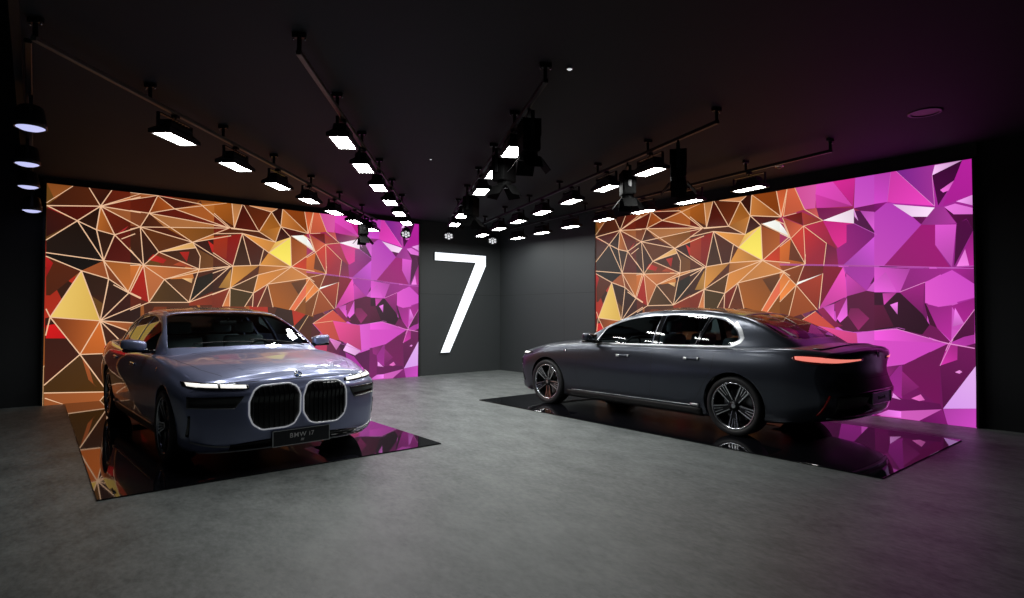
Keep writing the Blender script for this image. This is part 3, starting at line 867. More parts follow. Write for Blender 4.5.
# ================================================================== the sedans
CARX = 2.78           # half length: local meshes are centred on the car
M['paint_silver'] = mat('silver_blue_paint', (0.27, 0.30, 0.49), 0.32, metal=0.5, coat=0.85, coat_rough=0.02)
M['paint_dark'] = mat('satin_graphite_paint', (0.060, 0.067, 0.088), 0.30, metal=0.75, coat=0.35, coat_rough=0.18)
M['gloss_black'] = mat('gloss_black', (0.008, 0.008, 0.009), 0.08, spec=0.4, coat=0.25)
M['dark_trim'] = mat('dark_trim', (0.015, 0.015, 0.016), 0.5)
M['chrome'] = mat('chrome', (0.75, 0.76, 0.78), 0.12, metal=1.0)
M['chrome_satin'] = mat('satin_chrome', (0.55, 0.56, 0.58), 0.28, metal=1.0)
M['rubber'] = mat('tyre_rubber', (0.018, 0.018, 0.020), 0.55)
M['rim_dark'] = mat('rim_dark', (0.02, 0.02, 0.023), 0.3, metal=0.6)
M['rim_bright'] = mat('rim_machined', (0.62, 0.63, 0.66), 0.22, metal=1.0)
M['disc'] = mat('brake_steel', (0.25, 0.25, 0.26), 0.35, metal=1.0)
M['seat'] = mat('seat_leather', (0.26, 0.32, 0.32), 0.5, noise=.1)
M['cabin'] = mat('cabin_dark', (0.02, 0.022, 0.024), 0.6)
M['lens_white'] = mat('lit_running_light', (0.8, 0.8, 0.8), 0.15, emit=(1.0, 0.98, 0.92), estr=0.95)
M['lit_frame'] = mat('lit_grille_frame', (0.7, 0.7, 0.72), 0.3, metal=.6, emit=(0.9, 0.93, 1.0), estr=0.22)
M['lens_red'] = mat('lit_tail_light', (0.5, 0.05, 0.04), 0.2, emit=(0.85, 0.22, 0.17), estr=1.0)
M['dark_red'] = mat('dark_red_lens', (0.13, 0.008, 0.008), 0.12, coat=1.0)
M['reflector_red'] = mat('red_reflector', (0.35, 0.01, 0.01), 0.2, coat=1.0)
M['plate'] = mat('black_plate', (0.012, 0.013, 0.018), 0.35)
M['white_print'] = mat('white_print', (0.75, 0.75, 0.75), 0.5)
M['blue_print'] = mat('blue_enamel', (0.02, 0.12, 0.45), 0.3)


def glass_mat(name, tint, ior=1.5):
    m = bpy.data.materials.new(name)
    m.use_nodes = True
    nt = m.node_tree
    for n in list(nt.nodes): nt.nodes.remove(n)
    out = nt.nodes.new('ShaderNodeOutputMaterial')
    tr = nt.nodes.new('ShaderNodeBsdfTransparent'); tr.inputs[0].default_value = (*tint, 1)
    gl = nt.nodes.new('ShaderNodeBsdfGlossy'); gl.inputs['Roughness'].default_value = 0.01
    fr = nt.nodes.new('ShaderNodeFresnel'); fr.inputs[0].default_value = ior
    mx = nt.nodes.new('ShaderNodeMixShader')
    nt.links.new(fr.outputs[0], mx.inputs[0]); nt.links.new(tr.outputs[0], mx.inputs[1]); nt.links.new(gl.outputs[0], mx.inputs[2])
    nt.links.new(mx.outputs[0], out.inputs[0])
    return m


M['windscreen'] = glass_mat('tinted_windscreen', (0.42, 0.48, 0.48))
M['side_glass'] = glass_mat('tinted_side_glass', (0.38, 0.42, 0.45))


def pchip(xs, ys):
    n = len(xs)
    h = [xs[i + 1] - xs[i] for i in range(n - 1)]
    dl = [(ys[i + 1] - ys[i]) / h[i] for i in range(n - 1)]
    d = [0.0] * n
    d[0] = dl[0]; d[-1] = dl[-1]
    for i in range(1, n - 1):
        if dl[i - 1] * dl[i] > 0:
            w1 = 2 * h[i] + h[i - 1]; w2 = h[i] + 2 * h[i - 1]
            d[i] = (w1 + w2) / (w1 / dl[i - 1] + w2 / dl[i])

    def f(x):
        if x <= xs[0]: return ys[0]
        if x >= xs[-1]: return ys[-1]
        i = 0
        while x > xs[i + 1]: i += 1
        t = (x - xs[i]) / h[i]
        return ((1 + 2 * t) * (1 - t) ** 2 * ys[i] + t * (1 - t) ** 2 * h[i] * d[i] + t * t * (3 - 2 * t) * ys[i + 1] + t * t * (t - 1) * h[i] * d[i + 1])
    return f


def tab(*pairs):
    return pchip([p[0] for p in pairs], [p[1] for p in pairs])


def bspline(pts, n):
    """clamped uniform cubic B-spline through a control polygon"""
    P = [pts[0]] * 2 + list(pts) + [pts[-1]] * 2
    m = len(P) - 3
    out = []
    for k in range(n + 1):
        u = k / n * m
        i = min(int(u), m - 1)
        t = u - i
        b = ((1 - t) ** 3 / 6, (3 * t ** 3 - 6 * t * t + 4) / 6, (-3 * t ** 3 + 3 * t * t + 3 * t + 1) / 6, t ** 3 / 6)
        out.append(tuple(sum(b[j] * P[i + j][c] for j in range(4)) for c in range(2)))
    return out


WID = 1.05
LEN = 5.50
AX_F, AX_R, AX_Z, WR = 0.96, 4.25, 0.357, 0.357
f_wm = tab((0, .90), (.3, .935), (.9, .965), (1.6, .962), (2.8, .972), (4.2, .982), (4.9, .96), (LEN, .90))
f_zm = tab((0, .60), (.9, .70), (2.8, .66), (4.2, .72), (LEN, .70))
f_ws = tab((0, .84), (.3, .865), (.9, .90), (1.6, .905), (2.8, .925), (4.2, .925), (4.9, .885), (LEN, .80))
f_zs = tab((0, .775), (.3, .825), (.9, .92), (1.6, .97), (2.8, .985), (4.2, 1.015), (4.9, 1.04), (LEN, .99))
f_zc = tab((0, .872), (.3, .94), (.9, 1.015), (1.5, 1.065), (2.2, 1.06), (4.0, 1.07), (4.8, 1.115), (5.25, 1.105), (LEN, 1.075))
f_zb = tab((0, .19), (.4, .165), (1.5, .16), (4.0, .165), (4.9, .21), (LEN, .30))
f_wr = tab((0, .84), (.4, .90), (1.5, .905), (3.7, .915), (4.9, .90), (LEN, .82))


def body_section(x):
    wm, zm, ws, zs, zc, zb, wr = f_wm(x), f_zm(x), f_ws(x), f_zs(x), f_zc(x), f_zb(x), f_wr(x)
    return [(0, zb), (wr * .5, zb), (wr - .08, zb), (wr - .01, zb + .015), (wr + .015, zb + .10), (wm - .022, .42), (wm, zm - .06), (wm, zm + .05),
            (wm - .018, (zm + zs) / 2 + .03), (ws + .012, zs - .035), (ws - .012, zs + .012), (ws - .07, zs + .035 + .12 * (zc - zs - .05)),
            (ws - .20, zs + .55 * (zc - zs)), (ws * .48, zc - .012), (ws * .2, zc), (0, zc)]


nose_prof = tab((.10, .10), (.20, .035), (.32, .016), (.45, .012), (.64, .014), (.685, .002), (.71, .002), (.76, .026), (.84, .062), (.90, .10), (1.0, .13))
tail_prof = tab((.20, .13), (.34, .06), (.50, .01), (.58, .0), (.66, .03), (.80, .065), (.94, .045), (1.04, .015), (1.09, .0), (1.15, .0))


def bend(x, y, z):
    a = min(1.0, abs(y) / .97)
    if x < 1.05:
        k = (1 - max(0, x) / 1.05) ** 2
        x = x + k * (.30 * a ** 3.2 + .035 * a ** 2 + nose_prof(z))
    if x > LEN - 1.0:
        k = ((x - (LEN - 1.0)) / 1.0) ** 2
        x = x - k * (.24 * a ** 3.0 + .04 * a ** 2 + tail_prof(z))
    return Vector((x, y, z))


def make_body_bm():
    NS = 54
    bm = bmesh.new()
    rings = []
    r = .10
    zc0 = .55
    spec = []
    for k in range(13, 0, -1):
        spec.append((0, 0.0, k / 14))         # cap rings (x, unused, scale of inner)
    loops = []

    def ring_at(xs, inset, shrink, xpos):
        sec = bspline(body_section(xs), NS)
        z0 = .5 * (f_zb(xs) + f_zc(xs))
        hh = .5 * (f_zc(xs) - f_zb(xs))
        ww = f_wm(xs)
        out = []
        for y, z in sec:
            yy = y * (1 - inset / ww) * shrink
            zz = z0 + (z - z0) * (1 - inset / hh) * shrink
            out.append((xpos, yy, zz))
        return out

    for k in range(1, 15):
        loops.append(ring_at(0, .075, k / 15, 0))
    for k in range(0, 7):
        ph = k / 7 * PI / 2
        loops.append(ring_at(0, .075 * (1 - math.sin(ph)), 1, .075 * (1 - math.cos(ph))))
    xs = []
    x = .075
    while x < LEN - .07:
        xs.append(x)
        x += .035 if (x < 1.4 or x > LEN - 1.5) else .06
    xs.append(LEN - .07)
    for x in xs: loops.append(ring_at(x, 0, 1, x))
    for k in range(6, -1, -1):
        ph = k / 7 * PI / 2
        loops.append(ring_at(LEN, .07 * (1 - math.sin(ph)), 1, LEN - .07 * (1 - math.cos(ph))))
    for k in range(14, 0, -1):
        loops.append(ring_at(LEN, .07, k / 15, LEN))
    vr = []
    for lp in loops:
        full = [(a, b, c) for a, b, c in lp] + [(a, -b, c) for a, b, c in lp[-2:0:-1]]
        vr.append([bm.verts.new(bend(*p)) for p in full])
    n = len(vr[0])
    for A, B in zip(vr, vr[1:]):
        for i in range(n):
            bm.faces.new((A[i], A[(i + 1) % n], B[(i + 1) % n], B[i]))
    bm.faces.new(vr[0]); bm.faces.new(vr[-1][::-1])
    bmesh.ops.recalc_face_normals(bm, faces=bm.faces)
    return bm


g_zc = tab((1.34, 1.03), (1.48, 1.095), (1.85, 1.25), (2.2, 1.398), (2.48, 1.488), (2.8, 1.535), (3.2, 1.556), (3.6, 1.547), (3.95, 1.512), (4.25, 1.455), (4.5, 1.372), (4.75, 1.25), (4.92, 1.155), (5.05, 1.08))
g_wb = tab((1.34, .80), (1.9, .862), (2.8, .888), (3.7, .878), (4.3, .84), (4.9, .76), (5.05, .72))


def g_side(x, z):
    h = max(0, z - .96)
    return g_wb(x) - .26 * h - .50 * h * h


def g_crown(x):
    return min(.062, .45 * (g_zc(x) - .96))


def g_corner(x):
    return g_zc(x) - g_crown(x)


def green_section(x):
    zc, c = g_zc(x), g_crown(x)
    zk = zc - c
    zb = .93
    h = zk - zb
    yk = g_side(x, zk)
    P = [(g_side(x, zb), zb)]
    for t in (.25, .5, .75, .93):
        P.append((g_side(x, zb + h * t), zb + h * t))
    P += [(yk - .006, zk), (yk - .03, zk + .35 * c), (yk * .82, zk + .66 * c), (yk * .5, zc - .1 * c), (yk * .2, zc), (0, zc)]
    return P


def make_green_bm():
    bm = bmesh.new()
    NS = 44
    xs = []
    x = 1.34
    while x < 5.05:
        xs.append(x); x += .035
    xs.append(5.05)
    vr = []
    for x in xs:
        sec = bspline(green_section(x), NS)
        # rake the front so that the windscreen bows forward in the middle
        full = [(x, y, z) for y, z in sec] + [(x, -y, z) for y, z in sec[-2::-1]]
        row = []
        for a, b, c in full:
            k = max(0, 1 - (a - 1.34) / 1.3)
            dx = .16 * k * (abs(b) / .85) ** 2 * min(1, max(0, (c - .93) / .1))
            k2 = max(0, 1 - (5.05 - a) / 1.0)
            dx -= .12 * k2 * (abs(b) / .8) ** 2
            row.append(bm.verts.new((a + dx, b, c)))
        vr.append(row)
    for A, B in zip(vr, vr[1:]):
        for i in range(len(A) - 1):
            bm.faces.new((A[i], A[i + 1], B[i + 1], B[i]))
    bmesh.ops.recalc_face_normals(bm, faces=bm.faces)
    if sum(f.normal.z for f in bm.faces) < 0:
        bmesh.ops.reverse_faces(bm, faces=bm.faces)
    return bm


def cut_convex(bm, poly, axis, flt):
    """split the faces of bm along a convex outline seen along an axis; returns the faces inside"""
    a0, a1 = {'Y': (0, 2), 'Z': (0, 1), 'X': (1, 2)}[axis]
    n = len(poly)
    area = sum(poly[i][0] * poly[(i + 1) % n][1] - poly[(i + 1) % n][0] * poly[i][1] for i in range(n))
    if area < 0: poly = poly[::-1]
    mn = [min(p[k] for p in poly) for k in (0, 1)]; mx = [max(p[k] for p in poly) for k in (0, 1)]
    cand = []
    for f in bm.faces:
        if not flt(f): continue
        v0 = [v.co[a0] for v in f.verts]; v1 = [v.co[a1] for v in f.verts]
        if max(v0) < mn[0] or min(v0) > mx[0] or max(v1) < mn[1] or min(v1) > mx[1]: continue
        cand.append(f)
    for i in range(n):
        p, q = poly[i], poly[(i + 1) % n]
        nx, ny = (q[1] - p[1]), -(q[0] - p[0])       # outward normal for ccw
        no = [0, 0, 0]; no[a0] = nx; no[a1] = ny
        co = [0, 0, 0]; co[a0] = p[0]; co[a1] = p[1]
        cset = set(cand)
        geom = list(cset) + list({e for f in cset for e in f.edges}) + list({v for f in cset for v in f.verts})
        r = bmesh.ops.bisect_plane(bm, geom=geom, dist=1e-5, plane_co=co, plane_no=Vector(no).normalized(), clear_outer=False, clear_inner=False)
        fs = {g for g in r['geom'] if isinstance(g, bmesh.types.BMFace)} | {f for f in cset if f.is_valid}
        L = math.hypot(nx, ny)
        cand = []
        for f in fs:
            if not f.is_valid: continue
            c = f.calc_center_median()
            if ((c[a0] - p[0]) * nx + (c[a1] - p[1]) * ny) / L <= 1e-6: cand.append(f)
    return cand


def separate(bm, faces, offset=0.0):
    nb = bmesh.new()
    mp = {}
    nrm = {}
    for f in faces:
        for v in f.verts:
            nrm.setdefault(v, Vector((0, 0, 0)))
            nrm[v] += f.normal
    for v, nn in nrm.items():
        mp[v] = nb.verts.new(v.co + nn.normalized() * offset)
    for f in faces:
        nb.faces.new([mp[v] for v in f.verts])
    bmesh.ops.delete(bm, geom=list(faces), context='FACES')
    return nb


def shift(bm):
    for v in bm.verts:
        v.co.x -= CARX
        v.co.y *= WID
    return bm


def clink(name, bm, m, parent, smooth=True):
    shift(bm)
    return link(name, bm, m, parent, smooth=smooth)


def plain_link(name, bm, m, parent, smooth=True):
    """link keeping the winding of the faces"""
    shift(bm)
    me = bpy.data.meshes.new(name)
    for f in bm.faces: f.smooth = smooth
    bm.to_mesh(me); bm.free()
    for q in (m if isinstance(m, (list, tuple)) else [m]): me.materials.append(q)
    o = bpy.data.objects.new(name, me); COL.objects.link(o); o.parent = parent
    return o


def solidify(o, t, mo=0):
    md = o.modifiers.new('thickness', 'SOLIDIFY')
    md.thickness = t; md.offset = -1
    md.material_offset = mo; md.material_offset_rim = 0
    md.use_quality_normals = False
    return o


def circle_poly(cx, cz, r, n=40, flat=None):
    return [(cx + r * math.cos(2 * PI * k / n), cz + r * math.sin(2 * PI * k / n)) for k in range(n)]


def round_poly(poly, r=.03, n=4):
    out = []
    N = len(poly)
    for i in range(N):
        p = Vector((*poly[i], 0)); a = Vector((*poly[i - 1], 0)); b = Vector((*poly[(i + 1) % N], 0))
        da = (a - p); db = (b - p)
        ra = min(r, da.length * .45); rb = min(r, db.length * .45)
        p0 = p + da.normalized() * ra; p1 = p + db.normalized() * rb
        for k in range(n + 1):
            t = k / n
            q = p0 * (1 - t) ** 2 + p * 2 * t * (1 - t) + p1 * t * t
            out.append((q.x, q.y))
    return out


class Car:
    def __init__(s, paint, root, trim_bright):
        s.root = root
        s.paint = paint
        s.trim = trim_bright
        s.build()

    # rays onto the finished outer surface ------------------------------------
    def hit(s, o, d, tree=None):
        r = (tree or s.tree).ray_cast(Vector(o), Vector(d).normalized())
        return (r[0], r[1]) if r[0] is not None else (None, None)

    def front(s, y, z, off=0.0):
        p, n = s.hit((-2, y, z), (1, 0, 0), s.btree)
        if p is None: p, n = Vector((.4, y, z)), Vector((-1, 0, 0))
        return p + n * off

    def rear(s, y, z, off=0.0):
        p, n = s.hit((8, y, z), (-1, 0, 0), s.btree)
        if p is None: p, n = Vector((LEN - .4, y, z)), Vector((1, 0, 0))
        return p + n * off

    def side(s, x, z, sg, off=0.0, green=False):
        p, n = s.hit((x, sg * 3, z), (0, -sg, 0), s.gtree if green else s.btree)
        if p is None: p, n = Vector((x, sg * .8, z)), Vector((0, sg, 0))
        return p + n * off

    def top(s, x, y, off=0.0, green=False):
        p, n = s.hit((x, y, 4), (0, 0, -1), s.gtree if green else s.btree)
        if p is None: p, n = Vector((x, y, 1)), Vector((0, 0, 1))
        return p + n * off

    def radial(s, cx, ang, z, off=0.0):
        d = Vector((math.cos(ang), math.sin(ang), 0))
        p, n = s.hit(Vector((cx, 0, z)) + d * 4, -d, s.btree)
        if p is None: return Vector((cx, 0, z)) + d * .9
        return p + n * off

    def grid_patch(s, name, fn, nu, nv, m, parent, thick=.012, inset_edges=False):
        """fn(u, v) -> outer point; closed by walls running back into the body"""
        bm = bmesh.new()
        P = [[fn(i / nu, j / nv) for j in range(nv + 1)] for i in range(nu + 1)]
        c = Vector((CARX, 0, .6))
        V = [[bm.verts.new(p) for p in r] for r in P]
        for i in range(nu):
            for j in range(nv):
                bm.faces.new((V[i][j], V[i + 1][j], V[i + 1][j + 1], V[i][j + 1]))
        o = clink(name, bm, m, parent)
        md = o.modifiers.new('thickness', 'SOLIDIFY'); md.thickness = thick; md.offset = 0
        return o

    def outline_patch(s, name, poly, proj, m, parent, rings=6, thick=.01):
        bm = bmesh.new()
        cx = sum(p[0] for p in poly) / len(poly); cy = sum(p[1] for p in poly) / len(poly)
        V = []
        for k in range(rings):
            t = 1 - k / rings
            V.append([bm.verts.new(proj(cx + (a - cx) * t, cy + (b - cy) * t)) for a, b in poly])
        n = len(poly)
        for A, B in zip(V, V[1:]):
            for i in range(n): bm.faces.new((A[i], A[(i + 1) % n], B[(i + 1) % n], B[i]))
        c = bm.verts.new(proj(cx, cy))
        for i in range(n): bm.faces.new((V[-1][i], V[-1][(i + 1) % n], c))
        o = clink(name, bm, m, parent)
        md = o.modifiers.new('thickness', 'SOLIDIFY'); md.thickness = thick; md.offset = 0
        return o

    def seam(s, name, pts, proj, parent, wd=.005, off=.0008, m=None, n=10):
        """thin dark shut line laid along the surface"""
        bm = bmesh.new()
        Q = []
        for p, q in zip(pts, pts[1:]):
            L = math.dist(p, q); k = max(2, int(L / .03))
            for i in range(k): Q.append((p[0] + (q[0] - p[0]) * i / k, p[1] + (q[1] - p[1]) * i / k))
        Q.append(pts[-1])
        prev = None
        for i, c in enumerate(Q):
            a = Q[max(0, i - 1)]; b = Q[min(len(Q) - 1, i + 1)]
            dx, dy = b[0] - a[0], b[1] - a[1]
            L = math.hypot(dx, dy) or 1
            nx, ny = -dy / L * wd / 2, dx / L * wd / 2
            r = (bm.verts.new(proj(c[0] + nx, c[1] + ny, off)), bm.verts.new(proj(c[0] - nx, c[1] - ny, off)))
            if prev: bm.faces.new((prev[0], prev[1], r[1], r[0]))
            prev = r
        return clink(name, bm, m or M['dark_trim'], parent)

    def text(s, body, size, m, mtx, name, parent):
        cu = bpy.data.curves.new('lettering', 'FONT')
        cu.body = body; cu.size = size; cu.extrude = .0015; cu.offset = .0004; cu.align_x = 'CENTER'; cu.align_y = 'CENTER'
        cu.space_character = 1.15
        to = bpy.data.objects.new('lettering', cu)
        COL.objects.link(to)
        dg = bpy.context.evaluated_depsgraph_get()
        me = bpy.data.meshes.new_from_object(to.evaluated_get(dg))
        bpy.data.objects.remove(to, do_unlink=True)
        me.transform(mtx)
        for v in me.vertices:
            v.co.x -= CARX
            v.co.y *= WID
        me.materials.clear(); me.materials.append(m)
        o = bpy.data.objects.new(name, me); COL.objects.link(o); o.parent = parent
        return o

    def build(s):
        R = s.root
        bb = make_body_bm()
        gb = make_green_bm()
        s.btree = BVHTree.FromBMesh(bb)
        s.gtree = BVHTree.FromBMesh(gb)
        # ---------------- lower body: wheel arches, cabin opening
        for cx in (AX_F, AX_R):
            fs = cut_convex(bb, circle_poly(cx, AX_Z + .012, .392, 44), 'Y', lambda f: abs(f.calc_center_median().y) > .58)
            bmesh.ops.delete(bb, geom=fs, context='FACES')
        fs = cut_convex(bb, [(1.62, -.74), (4.72, -.70), (4.72, .70), (1.62, .74)], 'Z', lambda f: f.calc_center_median().z > .9)
        bmesh.ops.delete(bb, geom=fs, context='FACES')
        bmesh.ops.delete(bb, geom=[v for v in bb.verts if not v.link_faces], context='VERTS')
        body = plain_link('body', bb, [s.paint, M['dark_trim']], R)
        solidify(body, .016, 1)
        # ---------------- upper body, windows cut out
        def belt(x): return 1.032 + .018 * (x - 2.0)
        def topw(x): return g_corner(x) - .05
        fw = [(1.97, belt(1.97))] + [(2.98, belt(2.98))] + [(x, topw(x)) for x in (3.02, 2.85, 2.65, 2.5, 2.35, 2.22, 2.10)]
        # windows follow the raked pillar
        rw = [(3.08, belt(3.08)), (3.66, belt(3.66)), (3.76, topw(3.76)), (3.5, topw(3.5)), (3.25, topw(3.25)), (3.10, topw(3.1))]
        qw = [(3.71, belt(3.71)), (4.12, belt(4.12)), (4.21, belt(4.2) + .05), (4.235, 1.165), (4.18, 1.25), (4.10, topw(4.10) - .055), (3.98, topw(3.98) - .012), (3.81, topw(3.81))]
        panes = []
        side = lambda sg: (lambda f: f.calc_center_median().y * sg > .45 and f.calc_center_median().z > .98 and abs(f.normal.y) > .35)
        for nm, poly in (('front_side_window', fw), ('rear_side_window', rw), ('quarter_window', qw)):
            for sg in (-1, 1):
                fs = cut_convex(gb, round_poly(poly, .035, 3), 'Y', side(sg))
                panes.append((nm, separate(gb, fs, -.004), M['side_glass']))
        up = lambda f: f.normal.z > .15
        ws = [(1.60, -.50), (1.545, -.2), (1.545, .2), (1.60, .50), (1.72, .735), (2.53, .60), (2.47, .2), (2.47, -.2), (2.53, -.60), (1.72, -.735)]
        ws = [(1.49, -.25), (1.49, .25), (1.54, .5), (1.665, .782), (2.53, .628), (2.53, -.628), (1.665, -.782), (1.54, -.5)]
        panes.append(('windscreen', separate(gb, cut_convex(gb, round_poly(ws, .04, 3), 'Z', lambda f: up(f) and f.calc_center_median().x < 2.8), -.004), M['windscreen']))
        rg = [(4.20, -.555), (4.20, .555), (4.74, .66), (4.86, .4), (4.88, 0), (4.86, -.4), (4.74, -.66)]
        panes.append(('rear_window', separate(gb, cut_convex(gb, round_poly(rg, .04, 3), 'Z', lambda f: up(f) and f.calc_center_median().x > 4), -.004), M['windscreen']))
        rf = [(2.60, -.58), (2.60, .58), (4.14, .545), (4.14, -.545)]
        panes.append(('roof_glass', separate(gb, cut_convex(gb, round_poly(rf, .04, 3), 'Z', up), -.002), M['gloss_black']))
        bmesh.ops.delete(gb, geom=[v for v in gb.verts if not v.link_faces], context='VERTS')
        pill = plain_link('roof_and_pillars', gb, [s.paint, M['cabin']], R)
        solidify(pill, .022, 1)
        for nm, b2, mt in panes:
            plain_link(nm, b2, mt, R)
        # black surround printed on windscreen edge
        # ---------------- window trims
        for sg in (-1, 1):
            for poly in (fw, rw, qw):
                pass
            line = [(1.93, belt(1.93) - .012), (4.14, belt(4.14) - .012), (4.23, belt(4.2) + .035), (4.258, 1.165), (4.20, 1.262), (4.11, topw(4.11) - .035)] + [(x, topw(x) + .012) for x in (3.98, 3.8, 3.5, 3.2, 2.9, 2.7, 2.5, 2.35, 2.22, 2.1)] + [(1.93, belt(1.93) - .012)]
            s.seam('window_trim', line, lambda a, b, o, sg=sg: s.side(a, b, sg, o, True), R, wd=.02, off=.004, m=s.trim)
            s.seam('c_pillar_trim', [(4.15, belt(4.15) + .0), (4.25, belt(4.25) + .05), (4.275, 1.165), (4.22, 1.265), (4.13, 1.355)], lambda a, b, o, sg=sg: s.side(a, b, sg, o, True), R, wd=.045, off=.003, m=s.trim)
            s.seam('centre_pillar', [(3.045, belt(3.04)), (3.055, topw(3.05))], lambda a, b, o, sg=sg: s.side(a, b, sg, o, True), R, wd=.07, off=.002, m=M['gloss_black'])
            s.seam('pillar_strip', [(3.685, belt(3.68)), (3.785, topw(3.78))], lambda a, b, o, sg=sg: s.side(a, b, sg, o, True), R, wd=.035, off=.002, m=M['gloss_black'])
            # ---------------- shut lines
            pr = lambda a, b, o, sg=sg: s.side(a, b, sg, o)
            s.seam('front_door_gap', [(1.72, .97), (1.66, .80), (1.62, .60), (1.66, .40), (1.74, .33), (2.95, .33), (3.02, .34), (3.06, .6), (3.06, .98)], pr, R)
            s.seam('rear_door_gap', [(3.06, .40), (3.10, .33), (3.68, .33), (3.76, .42), (3.88, .62), (3.98, .78), (4.0, 1.0)], pr, R)
            s.seam('shoulder_crease', [(1.3, .905), (2.2, .925), (3.2, .945), (4.2, .965), (4.9, .99)], lambda a, b, o, sg=sg: s.side(a, b, sg, o + .0), R, wd=.006, off=.0015, m=s.paint)
            # ---------------- door handles, flush, with bright ends
            for hx, hz in ((2.56, .865), (3.69, .89)):
                h = s.grid_patch('door_handle', lambda u, v, hx=hx, hz=hz, sg=sg: s.side(hx - .11 + .22 * u, hz - .016 + .032 * v + .004 * u, sg, .010 - .006 * abs(2 * v - 1) ** 2), 10, 4, s.paint, R, .012)
                s.grid_patch('handle_cap', lambda u, v, hx=hx, hz=hz, sg=sg: s.side(hx - .115 + .05 * u, hz - .018 + .034 * v, sg, .014), 4, 2, s.trim, h, .008)
                s.grid_patch('handle_cap', lambda u, v, hx=hx, hz=hz, sg=sg: s.side(hx + .085 + .02 * u, hz - .012 + .032 * v, sg, .012), 4, 2, s.trim, h, .008)
            # ---------------- side sill and its bright strip
            s.grid_patch('side_sill', lambda u, v, sg=sg: s.side(1.40 + 2.41 * u, .175 + .105 * v, sg, .004 + .006 * math.sin(v * PI)), 30, 4, M['dark_trim'], R, .014)
            s.grid_patch('sill_strip', lambda u, v, sg=sg: s.side(1.52 + 2.22 * u, .290 + .014 * u + .007 * v, sg, .012), 30, 2, s.trim, R, .012)
            s.grid_patch('sill_end_cap', lambda u, v, sg=sg: s.side(3.66 + .13 * u, .298 + .032 * v, sg, .014), 4, 2, s.trim, R, .012)
            # fender badge
            s.outline_patch('side_badge', circle_poly(1.38, .885, .018, 12), lambda a, b, sg=sg: s.side(a, b, sg, .004), M['chrome'], R, 2, .004)
            # ---------------- wheel arch liners
            for cx in (AX_F, AX_R):
                bm = bmesh.new()
                n = 30
                rows = []
                for k in range(n + 1):
                    a = -0.35 + (PI + .7) * k / n
                    x, z = cx + .402 * math.cos(a), AX_Z + .012 + .402 * math.sin(a)
                    z = max(z, .2)
                    rows.append([bm.verts.new((x, sg * y, z)) for y in (.56, .75, .90)])
                for A, B in zip(rows, rows[1:]):
                    for j in range(2): bm.faces.new((A[j], A[j + 1], B[j + 1], B[j]))
                bm.faces.new([r[0] for r in rows])
                clink('arch_liner', bm, M['dark_trim'], R)
            # ---------------- mirrors
            bm = bmesh.new()
            bmesh.ops.create_uvsphere(bm, u_segments=28, v_segments=18, radius=1)
            for v in bm.verts:
                c = v.co
                q = [math.copysign(abs(t) ** .62, t) for t in c]
                x, y, z = q[0] * .075, q[1] * .115, q[2] * .062
                x += .05 * (1 - abs(q[1])) * (-1 if x < 0 else 0) * .5
                v.co = Vector((1.99 + x + .02 * q[1], sg * (1.035 + y), 1.115 + z + .012 * q[1]))
            mr = clink('mirror', bm, s.paint, R)
            bm = bmesh.new(); box(bm, 1.93, 2.052, sg * .90 if sg > 0 else -1.13, 1.13 if sg > 0 else -.90, 1.035, 1.078, bev=.015)
            clink('mirror_base', bm, M['gloss_black'], mr)
            bm = bmesh.new(); box(bm, 1.96, 2.03, min(sg * .80, sg * .96), max(sg * .80, sg * .96), 1.02, 1.055, bev=.01)
            clink('mirror_arm', bm, M['gloss_black'], mr)
            bm = bmesh.new(); box(bm, 2.062, 2.068, sg * 1.035 - .09, sg * 1.035 + .09, 1.08, 1.155, bev=.002)
            clink('mirror_glass', bm, M['chrome'], mr)
            # ---------------- lamps at the front: slim upper light, dark lower cover
            z0 = lambda u: .778 + .026 * u
            hs = s.grid_patch('headlight_housing', lambda u, v, sg=sg: s.front(sg * (.455 + .44 * u), z0(u) + (v - .5) * (.028 + .026 * min(1, u * 5) - .02 * max(0, u - .85) / .15), .003), 26, 5, M['gloss_black'], R, .008)
            for (a, b) in ((.05, .49), (.53, .95)):
                s.grid_patch('running_light', lambda u, v, sg=sg, a=a, b=b: s.front(sg * (.455 + .44 * (a + (b - a) * u)), z0(a + (b - a) * u) + (v - .5) * .027, .010), 14, 3, M['lens_white'], hs, .008)
            lo = s.grid_patch('lower_headlight', lambda u, v, sg=sg: s.front(sg * (.50 + (.085 * (1 - v) if False else 0) + .40 * (u + (.16 * (1 - v) * (1 - u)))), .592 + .012 * u + (.108 - .01 * u) * v, .003), 22, 6, M['gloss_black'], R, .008)
            s.grid_patch('lamp_blade', lambda u, v, sg=sg: s.front(sg * (.57 + .33 * u), .586 + .012 * u + .010 * v, .008), 16, 2, M['chrome_satin'], lo, .008)
            # outer bumper intake, vertical slot
            s.grid_patch('air_curtain', lambda u, v, sg=sg: s.front(sg * (.880 + .012 * u), .33 + .20 * v, .002), 3, 8, M['gloss_black'], R, .006)
            s.grid_patch('bumper_blade', lambda u, v, sg=sg: s.front(sg * (.60 + .27 * u), .235 + .05 * u ** 2 + .014 * v, .008), 14, 2, M['chrome_satin'], R, .010)
            # ---------------- kidney grille
            kp = [(a, b - .032) for a, b in [(.014, .71), (.016, .53), (.075, .432), (.145, .408), (.365, .405), (.440, .460), (.472, .545), (.472, .69), (.440, .765), (.375, .812), (.110, .822), (.050, .785)]]
            kp = [(sg * a * .975, b) for a, b in round_poly(kp, .026, 4)]
            g = s.outline_patch('kidney_grille', kp, lambda a, b: s.front(a, b, .010), M['gloss_black'], R, 7, .01)
            bm = bmesh.new()
            tube(bm, [s.front(a, b, .016) for a, b in kp], .0072, 8, closed=True)
            clink('grille_frame', bm, M['lit_frame'], g)
